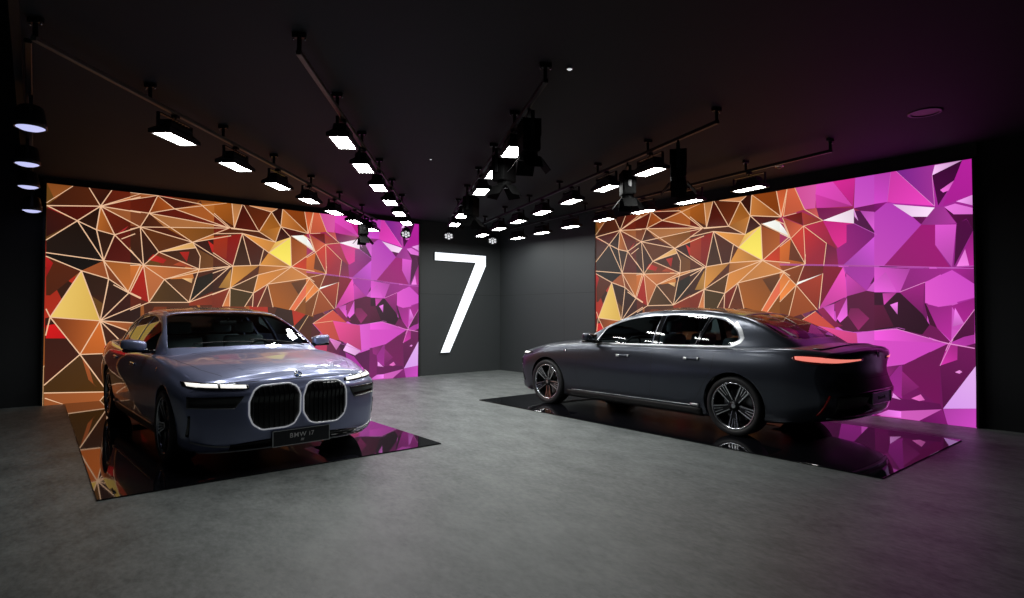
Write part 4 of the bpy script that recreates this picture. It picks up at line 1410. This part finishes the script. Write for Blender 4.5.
            ys = sorted(p[0] * sg for p in kp)
            for k in range(9):
                y = .075 + k * .044
                zz = []
                n = len(kp)
                for i in range(n):
                    (a, b), (c, d) = kp[i], kp[(i + 1) % n]
                    a, c = a * sg, c * sg
                    if (a - y) * (c - y) < 0: zz.append(b + (d - b) * (y - a) / (c - a))
                if len(zz) < 2: continue
                lo_, hi_ = min(zz) + .012, max(zz) - .012
                bm = bmesh.new()
                rows = []
                for i in range(9):
                    z = lo_ + (hi_ - lo_) * i / 8
                    p = s.front(sg * y, z, .012)
                    rows.append([bm.verts.new(p + Vector(d)) for d in ((0, -.006, 0), (-.014, -.002, 0), (-.014, .002, 0), (0, .006, 0))])
                for A, B in zip(rows, rows[1:]):
                    for j in range(4): bm.faces.new((A[j], A[(j + 1) % 4], B[(j + 1) % 4], B[j]))
                bm.faces.new(rows[0]); bm.faces.new(rows[-1][::-1])
                clink('slat', bm, M['rim_dark'], g, smooth=False)
            # ---------------- tail lamps wrapping the rear corner
            def tl(u, v, sg=sg):
                # u 0: point on the flank, 1: inner end near the badge
                ang = sg * (math.radians(42.5) - math.radians(30) * u)
                th = .012 + .078 * math.sin(PI * min(1, u) ** .55) ** 1.1 + .018 * u
                return ang, .967 - .012 * u - .014 * math.sin(PI * u) + (v - .5) * th, th
            th_ = s.grid_patch('tail_light', lambda u, v: s.radial(3.95, tl(u, v)[0], tl(u, v)[1], .003), 34, 5, M['dark_red'], R, .008)
            s.grid_patch('light_bar', lambda u, v: s.radial(3.95, tl(.04 + .9 * u, .5)[0], tl(.04 + .9 * u, .5)[1] + (v - .5) * tl(.04 + .9 * u, .5)[2] * (.62 - .25 * u) + .004, .009), 34, 3, M['lens_red'], th_, .008)
            # ---------------- rear bumper: red reflector, bright blade, tailpipe-like trim
            s.grid_patch('rear_reflector', lambda u, v, sg=sg: s.radial(3.95, sg * (math.radians(35) - .05 * v - .014 * u), .36 + .22 * v, .010), 2, 8, M['reflector_red'], R, .008)
        # ---------------- centre details
        # bonnet edges
        for sg in (-1, 1):
            s.seam('bonnet_gap', [(.30, sg * .62), (.60, sg * .73), (1.0, sg * .80), (1.55, sg * .835)], lambda a, b, o: s.top(a, b, o), R)
            s.seam('bonnet_crease', [(.22, sg * .40), (.8, sg * .50), (1.5, sg * .60)], lambda a, b, o: s.top(a, b, o + .001), R, wd=.012, m=s.paint)
        s.seam('bonnet_front_gap', [(.845, .62)] and [(-.6, .822), (-.3, .826), (0, .826), (.3, .826), (.6, .822)], lambda a, b, o: s.front(a, b, o), R)
        lo = s.grid_patch('lower_intake', lambda u, v: s.front(-.60 + 1.2 * u, .195 + .085 * v * (1 - .35 * abs(2 * u - 1) ** 3), .004), 30, 4, M['gloss_black'], R, .008)
        s.grid_patch('intake_strip', lambda u, v: s.front(-.60 + 1.2 * u, .247 + .008 * v, .012), 30, 2, M['rim_dark'], lo, .006)
        s.grid_patch('front_lip', lambda u, v: s.front(-.80 + 1.6 * u, .172 + .014 * v, .010), 30, 2, M['chrome_satin'], R, .014)
        # front plate with lettering
        pl = empty('x')
        bpy.data.objects.remove(pl)
        px = min(s.front(y, z).x for y in (-.27, 0, .27) for z in (.2, .34)) - .02
        bm = bmesh.new(); box(bm, px - .004, px + .05, -.270, .270, .195, .345, bev=.003)
        pl = clink('number_plate', bm, M['plate'], R, smooth=False)
        bm = bmesh.new()
        for (a, b, c, d) in ((-.272, .272, .340, .347), (-.272, .272, .193, .200), (-.272, -.265, .193, .347), (.265, .272, .193, .347)):
            box(bm, px - .007, px + .002, a, b, c, d)
        clink('plate_frame', bm, M['chrome_satin'], pl, smooth=False)
        mt = Matrix.Translation((px - .005, 0.0, .284)) @ Matrix.Rotation(-PI / 2, 4, 'Z') @ Matrix.Rotation(PI / 2, 4, 'X')
        s.text('BMW i7', .062, M['white_print'], mt, 'plate_lettering', pl)
        bm = bmesh.new()
        for k in range(3):
            y0 = .012 - k * .010
            A = [bm.verts.new((px - .0055, y0 + dy, dz)) for dy, dz in ((0, .225), (-.006, .225), (-.014, .247), (-.008, .247))]
            bm.faces.new(A)
        clink('plate_mark', bm, M['white_print'], pl, smooth=False)
        # emblems
        for nm, c, ax in (('front_emblem', s.front(0, .858, .004), 'f'), ('rear_emblem', s.rear(0, 1.0, .004), 'r')):
            if ax == 'f':
                nrm = Vector((-.75, 0, .66)).normalized()
            else:
                nrm = Vector((1, 0, .1)).normalized()
            zax = nrm; xax = Vector((0, 1, 0)); yax = zax.cross(xax)
            mm_ = Matrix((xax, yax, zax)).transposed().to_4x4(); mm_.translation = c + nrm * .004
            bm = bmesh.new()
            lathe(bm, [(.001, 0), (.036, 0), (.036, .004), (.032, .006), (.028, .004), (.026, .003), (.001, .003)], 32, 'Z')
            for v in bm.verts: v.co = mm_ @ v.co
            em = clink(nm, bm, M['chrome'], R)
            for k in range(4):
                bm = bmesh.new()
                vs = [bm.verts.new(mm_ @ Vector((0, 0, .0045)))]
                for i in range(9):
                    a = k * PI / 2 + i * PI / 16
                    vs.append(bm.verts.new(mm_ @ Vector((.025 * math.cos(a), .025 * math.sin(a), .0045))))
                bm.faces.new(vs)
                clink('quadrant', bm, M['white_print'] if k % 2 else M['blue_print'], em, smooth=False)
        # ---------------- tail
        s.seam('boot_gap', [(-.62, 1.03), (-.60, .80), (-.52, .735), (.52, .735), (.60, .80), (.62, 1.03)], lambda a, b, o: s.rear(a, b, o), R)
        s.grid_patch('rear_lip', lambda u, v: s.top(5.18 - .10 * (2 * u - 1) ** 2 + .09 * v, -.72 + 1.44 * u, .001 + .004 * v), 30, 3, s.paint, R, .010)
        df = s.grid_patch('rear_diffuser', lambda u, v: s.rear(-.76 + 1.52 * u, .315 + (.29 - .03 * abs(2 * u - 1) ** 2) * v, .005), 34, 8, M['gloss_black'], R, .010)
        s.grid_patch('diffuser_strip', lambda u, v: s.rear(-.80 + 1.60 * u, .300 + .03 * abs(2 * u - 1) ** 6 + .013 * v, .012), 34, 2, s.trim, df, .010)
        rx = max(s.rear(y, z).x for y in (-.25, 0, .25) for z in (.47, .58)) + .004
        bm = bmesh.new(); box(bm, rx - .03, rx + .010, -.26, .26, .455, .575, bev=.004)
        rp = clink('rear_plate', bm, M['plate'], R, smooth=False)
        bm = bmesh.new()
        tube(bm, [(rx + .011, a, b) for a, b in round_poly([(-.262, .452), (.262, .452), (.262, .578), (-.262, .578)], .02, 3)], .006, 6, closed=True)
        clink('plate_frame', bm, M['chrome_satin'], rp)
        mt = Matrix.Translation((rx + .011, 0.0, .513)) @ Matrix.Rotation(PI / 2, 4, 'Z') @ Matrix.Rotation(PI / 2, 4, 'X')
        s.text('BMW i7', .055, M['white_print'], mt, 'plate_lettering', rp)
        # ---------------- wipers and cowl
        for y0, y1 in ((-.62, -.02), (-.05, .55)):
            bm = bmesh.new()
            pts = []
            for k in range(9):
                y = y0 + (y1 - y0) * k / 8
                x = 1.53 + .08 * (k / 8)
                pts.append(s.top(x, y, .016, True))
            tube(bm, pts, .006, 6)
            clink('wiper', bm, M['dark_trim'], R)
        # ---------------- cabin
        bm = bmesh.new(); box(bm, 1.5, 4.9, -.86, .86, .24, .30, bev=.01)
        clink('cabin_floor', bm, M['cabin'], R, smooth=False)
        bm = bmesh.new()
        sec = [(1.62, .45), (1.62, 1.035), (1.80, 1.045), (2.02, 1.03), (2.10, .98), (2.08, .80), (2.0, .45)]
        prism(bm, sec, -.80, .80, 'Y')
        clink('dashboard', bm, M['cabin'], R, smooth=False)
        bm = bmesh.new()
        cw = Vector((2.24, -.38, .95)); ax1 = Vector((0, 1, 0)); ax2 = Vector((.38, 0, .92)).normalized()
        tube(bm, [cw + (ax1 * math.cos(a) + ax2 * math.sin(a)) * .175 for a in [2 * PI * k / 28 for k in range(28)]], .014, 8, closed=True)
        for a in (0, PI, -PI / 2):
            cyl(bm, cw, cw + (ax1 * math.cos(a) + ax2 * math.sin(a)) * .17, .014, n=8)
        cyl(bm, cw, cw + Vector((-.25, 0, .08)), .03, n=12)
        clink('steering_wheel', bm, M['cabin'], R)
        for x0, hh in ((2.62, 1.22), (3.62, 1.20)):
            for y in (-.38, .38):
                bm = bmesh.new()
                box(bm, x0 - .28, x0 + .22, y - .25, y + .25, .42, .58, bev=.05, seg=4)
                st = clink('seat', bm, M['seat'], R)
                bm = bmesh.new()
                mt = Matrix.Translation((x0 + .20, y, .55)) @ Matrix.Rotation(math.radians(16), 4, 'Y')
                box(bm, -.07, .07, -.25, .25, 0, hh - .58, bev=.05, seg=4, mtx=mt)
                clink('seat_back', bm, M['seat'], st)
                bm = bmesh.new()
                mt = Matrix.Translation((x0 + .375, y, hh - .02)) @ Matrix.Rotation(math.radians(8), 4, 'Y')
                box(bm, -.045, .045, -.13, .13, 0, .16, bev=.035, seg=4, mtx=mt)
                clink('headrest', bm, M['seat'], st)
        bm = bmesh.new(); box(bm, 4.35, 4.80, -.78, .78, 1.0, 1.04, bev=.01)
        clink('parcel_shelf', bm, M['cabin'], R, smooth=False)
        bm = bmesh.new(); box(bm, 2.33, 2.36, -.10, .10, 1.315, 1.375, bev=.012)
        cyl(bm, (2.34, 0, 1.37), (2.32, 0, 1.41), .008, n=8)
        clink('interior_mirror', bm, M['cabin'], R)
        # ---------------- wheels
        for cx in (AX_F, AX_R):
            for sg in (-1, 1):
                s.wheel(cx, sg)

    def wheel(s, cx, sg):
        root = s.root
        yo = .958          # outer face of the tyre
        T = Matrix.Translation((cx, 0, AX_Z))
        def put(bm):
            for v in bm.verts: v.co = T @ Vector((v.co.x, sg * v.co.y, v.co.z))
            return bm
        # wheel: bright lip and barrel
        bm = bmesh.new()
        Rr = .278
        lathe(bm, [(Rr + .004, yo - .02), (Rr + .006, yo - .006), (Rr - .004, yo - .002), (Rr - .016, yo - .010), (Rr - .020, yo - .03)], 64)
        w = clink('wheel', put(bm), M['rim_bright'], root)
        bm = bmesh.new()
        lathe(bm, [(Rr - .020, yo - .03), (Rr - .035, yo - .10), (Rr - .03, yo - .24), (Rr, yo - .25)], 64)
        clink('rim_barrel', put(bm), M['rim_dark'], w)
        # tyre
        bm = bmesh.new()
        pr = [(Rr + .002, yo - .018), (Rr + .010, yo - .004), (Rr + .030, yo + .006), (WR - .025, yo + .004), (WR - .010, yo - .006), (WR, yo - .03), (WR, yo - .125), (WR, yo - .22), (WR - .012, yo - .245), (Rr + .03, yo - .255), (Rr + .002, yo - .245)]
        lathe(bm, pr, 72)
        clink('tyre', put(bm), M['rubber'], w)
        # brake disc + caliper behind
        bm = bmesh.new(); lathe(bm, [(.06, yo - .13), (.19, yo - .13), (.19, yo - .155), (.06, yo - .155)], 40)
        clink('brake_disc', put(bm), M['disc'], w, smooth=False)
        bm = bmesh.new()
        lathe(bm, [(.001, yo - .16), (Rr - .03, yo - .17)], 40)
        clink('wheel_back', put(bm), M['dark_trim'], w)
        # five twin spokes, bright faces with a dark pocket
        base = -PI / 2 + (0 if cx > 2 else .12)
        for k in range(5):
            a = base + 2 * PI * k / 5
            er = Vector((math.cos(a), 0, math.sin(a))); et = Vector((-math.sin(a), 0, math.cos(a)))
            def quadbar(bm, r0, t0, r1, t1, w0, w1, y0, y1, dp):
                ps = []
                for (r, t, wd, yy) in ((r0, t0, w0, y0), (r1, t1, w1, y1)):
                    c = er * r + et * t
                    ps.append([c - et * wd + Vector((0, yy, 0)), c + et * wd + Vector((0, yy, 0)), c + et * wd + Vector((0, yy - dp, 0)), c - et * wd + Vector((0, yy - dp, 0))])
                V = [[bm.verts.new(p) for p in q] for q in ps]
                for j in range(4): bm.faces.new((V[0][j], V[0][(j + 1) % 4], V[1][(j + 1) % 4], V[1][j]))
                bm.faces.new(V[0][::-1]); bm.faces.new(V[1])
            bm = bmesh.new()
            quadbar(bm, .05, 0, Rr - .010, 0, .030, .062, yo - .040, yo - .022, .035)
            sp = clink('spoke', put(bm), M['rim_dark'], w, smooth=False)
            for t in (-1, 1):
                bm = bmesh.new()
                quadbar(bm, .068, t * .026, Rr - .010, t * .060, .0055, .0085, yo - .030, yo - .008, .02)
                clink('spoke_face', put(bm), M['rim_bright'], sp, smooth=False)
                bm = bmesh.new()
                quadbar(bm, .15, t * .010, Rr - .012, t * .022, .003, .006, yo - .030, yo - .012, .02)
                clink('spoke_face', put(bm), M['rim_bright'], sp, smooth=False)
        bm = bmesh.new()
        lathe(bm, [(.001, yo - .018), (.028, yo - .019), (.034, yo - .026), (.066, yo - .032), (.075, yo - .06), (.075, yo - .09)], 32)
        hb = clink('hub', put(bm), M['rim_dark'], w)
        bm = bmesh.new()
        lathe(bm, [(.001, yo - .0165), (.026, yo - .0175)], 24)
        clink('centre_cap', put(bm), M['chrome_satin'], hb)


DEL = 0.055
car1 = empty('sedan', (6.33 - CARX * math.cos(DEL), -7.45 - CARX * math.sin(DEL), 0.012), PI + DEL)
tag(car1, 'silver-blue luxury sedan facing forward with lit running lights, on the left glossy panel', 'car')
Car(M['paint_silver'], car1, M['chrome_satin'])
car2 = empty('sedan', (4.09 + CARX, -2.00, 0.012), 0.0)
tag(car2, 'dark satin graphite sedan seen from its side and tail, on the right glossy panel', 'car')
Car(M['paint_dark'], car2, M['chrome_satin'])

# ------------------------------------------------------------------ ceiling tracks and floodlights
ROWS = {
    'left-hand': ([(5.3, -8.41), (4.46, -7.63), (3.67, -6.87), (2.9, -6.13), (2.12, -5.4), (1.34, -4.67), (0.56, -3.94)], (6.70, -9.55), 'beside the left screen'),
    'second': ([(6.27, -7.02), (5.41, -6.36), (4.48, -5.71), (3.57, -5.07), (2.70, -4.43), (1.84, -3.81)], (7.52, -7.92), 'second row from the left'),
    'middle': ([(7.13, -5.42), (6.16, -4.90), (5.2, -4.4), (3.24, -3.46), (2.27, -2.95)], (8.35, -6.02), 'middle row above the aisle'),
    'fourth': ([(7.52, -3.49), (6.51, -3.19), (5.49, -2.85), (4.44, -2.5), (3.39, -2.16), (2.38, -1.85), (1.33, -1.57)], (8.68, -3.90), 'row above the dark sedan'),
    'right-hand': ([(7.79, -1.55), (6.69, -1.36), (5.65, -1.21), (4.60, -1.06), (3.54, -0.93), (2.48, -0.77), (1.46, -0.62)], (8.99, -1.75), 'beside the right screen'),
}
ORD = ['first', 'second', 'third', 'fourth', 'fifth', 'sixth', 'seventh']
WHERE = {'left-hand': 'left-hand track', 'second': 'second track from the left', 'middle': 'middle track',
         'fourth': 'fourth track from the left', 'right-hand': 'right-hand track'}


def make_floodlight():
    root = empty('floodlight', (0, 0, 0))
    bm = bmesh.new()
    # tapered housing
    b0 = [(-.25, -.115), (.25, -.115), (.25, .115), (-.25, .115)]
    b1 = [(-.17, -.07), (.17, -.07), (.17, .07), (-.17, .07)]
    rings = [[bm.verts.new((x, y, z)) for x, y in b] for b, z in ((b0, 0.0), (b0, 0.03), (b1, 0.085), (b1, 0.12))]
    bm.faces.new(rings[-1])
    for a, b in zip(rings, rings[1:]):
        for i in range(4): bm.faces.new((a[i], a[(i + 1) % 4], b[(i + 1) % 4], b[i]))
    for k in range(7):      # cooling fins
        x = -.15 + k * .05
        box(bm, x - .004, x + .004, -.066, .066, .115, .15)
    link('housing', bm, M['blackmetal'], root)
    bm = bmesh.new()
    i0 = [(-.222, -.09), (.222, -.09), (.222, .09), (-.222, .09)]
    o = [bm.verts.new((x, y, 0)) for x, y in b0]; i = [bm.verts.new((x, y, 0)) for x, y in i0]
    o2 = [bm.verts.new((x, y, -.012)) for x, y in b0]; i2 = [bm.verts.new((x, y, -.012)) for x, y in i0]
    for k in range(4):
        j = (k + 1) % 4
        bm.faces.new((o[k], o[j], o2[j], o2[k])); bm.faces.new((o2[k], o2[j], i2[j], i2[k])); bm.faces.new((i2[k], i2[j], i[j], i[k]))
    link('bezel', bm, M['black'], root)
    bm = bmesh.new()
    f = bm.faces.new([bm.verts.new((x, y, -.004)) for x, y in i0])
    pn = link('light_panel', bm, M['lamp'], root)
    bm = bmesh.new()
    for s in (-1, 1):
        box(bm, s * .262 - .005, s * .262 + .005, -.016, .016, .03, .185)
    box(bm, -.267, .267, -.016, .016, .18, .19)
    link('yoke', bm, M['blackmetal'], root)
    bm = bmesh.new()
    cyl(bm, (0, 0, .185), (0, 0, .225), .012)
    box(bm, -.03, .03, -.03, .03, .205, .238, bev=.004)
    link('clamp', bm, M['blackmetal'], root)
    return root


for key in list(ROWS):
    pts, start, desc = ROWS[key]
    a, b = Vector(pts[0]), Vector(pts[-1])
    d = (b - a).normalized()
    pts = [tuple(a + d * (Vector(p) - a).dot(d)) for p in pts]
    start = tuple(a + d * (Vector(start) - a).dot(d))
    if key == 'left-hand': start = tuple(Vector(start) + d * .15)
    ROWS[key] = (pts, start, desc)
for key in list(ROWS):
    pts, start, desc = ROWS[key]
    end = Vector(pts[-1]); st = Vector(start)
    d = (end - st).normalized()
    en = end + d * 0.35
    L = (en - st).length
    ang = math.atan2(d.y, d.x)
    root = empty('lighting_track', (st.x, st.y, 3.52), ang)
    tag(root, 'long dark ceiling rail holding the %s of lamps, %s' % ('row', desc), 'track', 'ceiling lighting rails')
    bm = bmesh.new()
    box(bm, 0, L, -.022, .022, 0.0, .04, bev=.006)
    link('rail', bm, M['track_highlit'] if key in ('left-hand', 'second') else M['blackmetal'], root)
    for k in range(int(L / 1.25) + 1):
        x = .02 + k * 1.25
        bm = bmesh.new()
        cyl(bm, (x, 0, .03), (x, 0, .175), .018)
        box(bm, x - .02, x + .02, -.055, .055, .14, .18, bev=.004)
        h = link('hanger', bm, M['blackmetal'], root)
        for s in (-1, 1):
            bm = bmesh.new()
            bmesh.ops.create_icosphere(bm, subdivisions=2, radius=.009, matrix=Matrix.Translation((x, s * .045, .132)))
            link('screw', bm, M['steel'], h, smooth=True)
flood = None
for key in list(ROWS):
    pts, start, desc = ROWS[key]
    d = (Vector(pts[-1]) - Vector(start)).normalized()
    ang = math.atan2(d.y, d.x)
    for k, (x, y) in enumerate(pts):
        if flood is None:
            flood = make_floodlight(); o = flood
        else:
            o = copy_tree(flood)
        o.location = (x, y, 3.28); o.rotation_euler = (0, 0, ang)
        tag(o, 'lit rectangular floodlight, %s from the near end of the %s' % (ORD[k], WHERE[key]), 'floodlight', 'floodlights hanging from the ceiling rails')


# ------------------------------------------------------------------ round downward spots at the far left edge
def make_spot(name, lensm, R=.12, Lh=.22):
    root = empty(name)
    bm = bmesh.new()
    lathe(bm, [(R * .55, Lh), (R * .8, Lh - .02), (R, .05), (R * 1.04, .0), (R * .96, 0), (R * .9, .03)], 28, 'Z')
    vs = [bm.verts.new((R * .55 * math.cos(t * PI / 14), R * .55 * math.sin(t * PI / 14), Lh)) for t in range(28)]
    bm.faces.new(vs)
    link('housing', bm, M['blackmetal'], root, smooth=True)
    bm = bmesh.new()
    lathe(bm, [(0.001, -.03), (R * .3, -.027), (R * .6, -.018), (R * .9, .002)], 28, 'Z')
    link('lens', bm, lensm, root, smooth=True)
    bm = bmesh.new()
    for s in (-1, 1):
        box(bm, s * (R + .018) - .004, s * (R + .018) + .004, -.015, .015, .06, Lh + .06)
    box(bm, -(R + .022), R + .022, -.015, .015, Lh + .052, Lh + .064)
    cyl(bm, (0, 0, Lh + .06), (0, 0, Lh + .08), .013)
    link('yoke', bm, M['blackmetal'], root)
    return root


sp0 = make_spot('spotlight', M['spotlens'], .13)
for k, (x, y) in enumerate([(4.71, -9.56), (2.88, -9.6), (1.23, -9.6), (0.35, -9.56)]):
    o = sp0 if k == 0 else copy_tree(sp0)
    o.location = (x, y, 3.30 if k < 3 else 3.08)
    if k == 3:
        bm = bmesh.new(); cyl(bm, (0, 0, .30), (0, 0, .52), .013)
        link('drop_rod', bm, M['blackmetal'], o)
    tag(o, 'dim bluish round spotlight, %s at the far left edge of the ceiling' % ['highest of the four', 'second from the top', 'third from the top', 'lowest of the four'][k], 'spotlight', 'round spotlights at the left edge')
bm = bmesh.new(); box(bm, 0.1, 6.2, -9.60, -9.55, 3.603, 3.64, bev=.006)
tag(link('lighting_track', bm, M['blackmetal']), 'short dark rail carrying the four round spotlights at the left edge', 'track', 'ceiling lighting rails')
# hanging stems of those spots reach the rail
# ------------------------------------------------------------------ small multi-lens spots near the corner
def make_multi(lensm):
    root = empty('multi_lens_spotlight')
    bm = bmesh.new()
    TM = Matrix.Translation((0, 0, .06)) @ Matrix.Rotation(-.75, 4, 'Y') @ Matrix.Translation((0, 0, -.06))
    lathe(bm, [(.05, .16), (.09, .14), (.115, .03), (.12, 0), (.11, 0), (.105, .012), (.001, .012)], 24, 'Z')
    bmesh.ops.transform(bm, matrix=TM, verts=bm.verts)
    link('housing', bm, M['blackmetal'], root, smooth=True)
    for k in range(7):
        bm = bmesh.new()
        a = k * PI / 3
        c = (0, 0) if k == 6 else (.07 * math.cos(a), .07 * math.sin(a))
        lathe(bm, [(.001, -.002), (.018, .0), (.027, .006), (.028, .011)], 14, 'Z', (c[0], c[1], 0))
        bmesh.ops.transform(bm, matrix=TM, verts=bm.verts)
        link('lens', bm, lensm, root, smooth=True)
    bm = bmesh.new()
    for s in (-1, 1): box(bm, s * .13 - .004, s * .13 + .004, -.012, .012, .05, .2)
    box(bm, -.134, .134, -.012, .012, .195, .205)
    cyl(bm, (0, 0, .2), (0, 0, .46), .011)
    link('yoke', bm, M['blackmetal'], root)
    return root


mm = make_multi(M['spotwhite'])
MULTI = [((3.81, -3.68, 3.25), (0, .9), 'on the middle track'),
         ((0.78, -2.12, 3.17), (0, .9), 'above the numeral 7'),
         ((0.45, -3.05, 3.22), (0, 1.0), 'over the left screen far corner'),
         ((0.73, -0.81, 3.22), (0, .9), 'above the dark corner of the room')]
for k, (p, r, dsc) in enumerate(MULTI):
    o = mm if k == 0 else copy_tree(mm)
    o.location = p
    # tilt the head towards the middle of the hall
    o.location.z = 3.24; o.rotation_euler = (0, 0, math.radians(-40))
    tag(o, 'round spotlight of seven small white lenses, ' + dsc, 'spotlight', 'multi lens spotlights near the corner')


# ------------------------------------------------------------------ dark barn-door spots
def make_barn():
    root = empty('barn_door_spotlight')
    bm = bmesh.new()
    box(bm, -.09, .09, -.13, .13, -.05, .25, bev=.02)
    cyl(bm, (0, 0, -.05), (0, 0, -.10), .085, .095, 24)
    for k in range(5): box(bm, -.095, .095, -.12 + k * .055, -.11 + k * .055, .10, .27)
    link('lamp_body', bm, M['spotblack'], root)
    for k in range(4):
        bm = bmesh.new()
        mt = Matrix.Rotation(k * PI / 2, 4, 'Z') @ Matrix.Translation((.10, 0, -.10)) @ Matrix.Rotation(math.radians(-38), 4, 'Y')
        box(bm, -.003, .003, -.09, .09, -.16, 0, mtx=mt)
        link('barn_door', bm, M['spotblack'], root)
    bm = bmesh.new()
    for s in (-1, 1): box(bm, -.02, .02, s * .145 - .004, s * .145 + .004, .05, .33)
    box(bm, -.02, .02, -.149, .149, .325, .335)
    cyl(bm, (0, 0, .33), (0, 0, .40), .015)
    link('yoke', bm, M['blackmetal'], root)
    return root


bd = make_barn()
BARN = [((8.10, -3.72, 3.10), 'unlit boxy spotlight with flaps under the near end of the fourth track'),
        ((7.75, -5.72, 3.12), 'unlit boxy spotlight with flaps near the start of the middle track'),
        ((6.60, -5.12, 3.12), 'unlit boxy spotlight with flaps between first two lamps of the middle track'),
        ((7.02, -3.32, 3.12), 'unlit boxy spotlight with flaps between first two lamps of the fourth track'),
        ((4.30, -3.98, 3.12), 'unlit boxy spotlight with flaps far along the middle track'),
        ((1.05, -4.36, 3.12), 'unlit boxy spotlight with flaps near the far end of the left-hand track')]
for k, (p, dsc) in enumerate(BARN):
    o = bd if k == 0 else copy_tree(bd)
    o.location = p; o.rotation_euler = (0, 0, [.6, 1.1, .2, .9, .5, 1.3][k])
    tag(o, dsc, 'spotlight', 'unlit barn door spotlights')


# ------------------------------------------------------------------ things in the ceiling
def dome(name, x, y, m, R, label, cat, ring=True):
    root = empty(name, (x, y, 3.70))
    bm = bmesh.new()
    lathe(bm, [(R * 1.25, 0), (R * 1.25, -.012), (R * 1.05, -.02), (R * .95, -.012)], 28, 'Z')
    link('mounting_ring', bm, M['steel'] if ring else M['blackmetal'], root, smooth=True)
    bm = bmesh.new()
    lathe(bm, [(R, -.012)] + [(R * math.cos(a * PI / 12), -.012 - R * .6 * math.sin(a * PI / 12)) for a in range(1, 6)] + [(.001, -.012 - R * .6)], 28, 'Z')
    link('dome_cover', bm, m, root, smooth=True)
    tag(root, label, cat)


M['smoked'] = mat('smoked_dome', (0.12, 0.12, 0.12), 0.15)
dome('security_camera', 7.90, -0.86, M['smoked'], .05, 'small round dome camera with a pale ring on the ceiling by the right-hand rail', 'camera')
dome('smoke_detector', 8.40, -5.80, M['spotwhite'], .025, 'tiny pale round detector on the black ceiling above the middle track', 'detector')  # cover emits light though it is no lamp, to show as a white dot
dome('sprinkler_head', 4.95, -5.15, M['spotwhite'], .018, 'tiny sprinkler head with an added pale glow on the ceiling between second and middle tracks', 'sprinkler')  # glow added to the cover, the head itself gives no light
root = empty('recessed_downlight', (10.05, -1.93, 3.70))
bm = bmesh.new(); lathe(bm, [(.165, 0), (.165, -.008), (.13, -.010), (.128, 0)], 32, 'Z')
link('trim_ring', bm, M['blackmetal'], root, smooth=True)
bm = bmesh.new(); lathe(bm, [(.128, -.002), (.09, -.001), (.001, -.001)], 32, 'Z')
link('reflector', bm, mat('dull_reflector', (0.10, 0.05, 0.06), 0.4, metal=.7), root, smooth=True)
tag(root, 'unlit round downlight set in the ceiling at upper right', 'downlight')
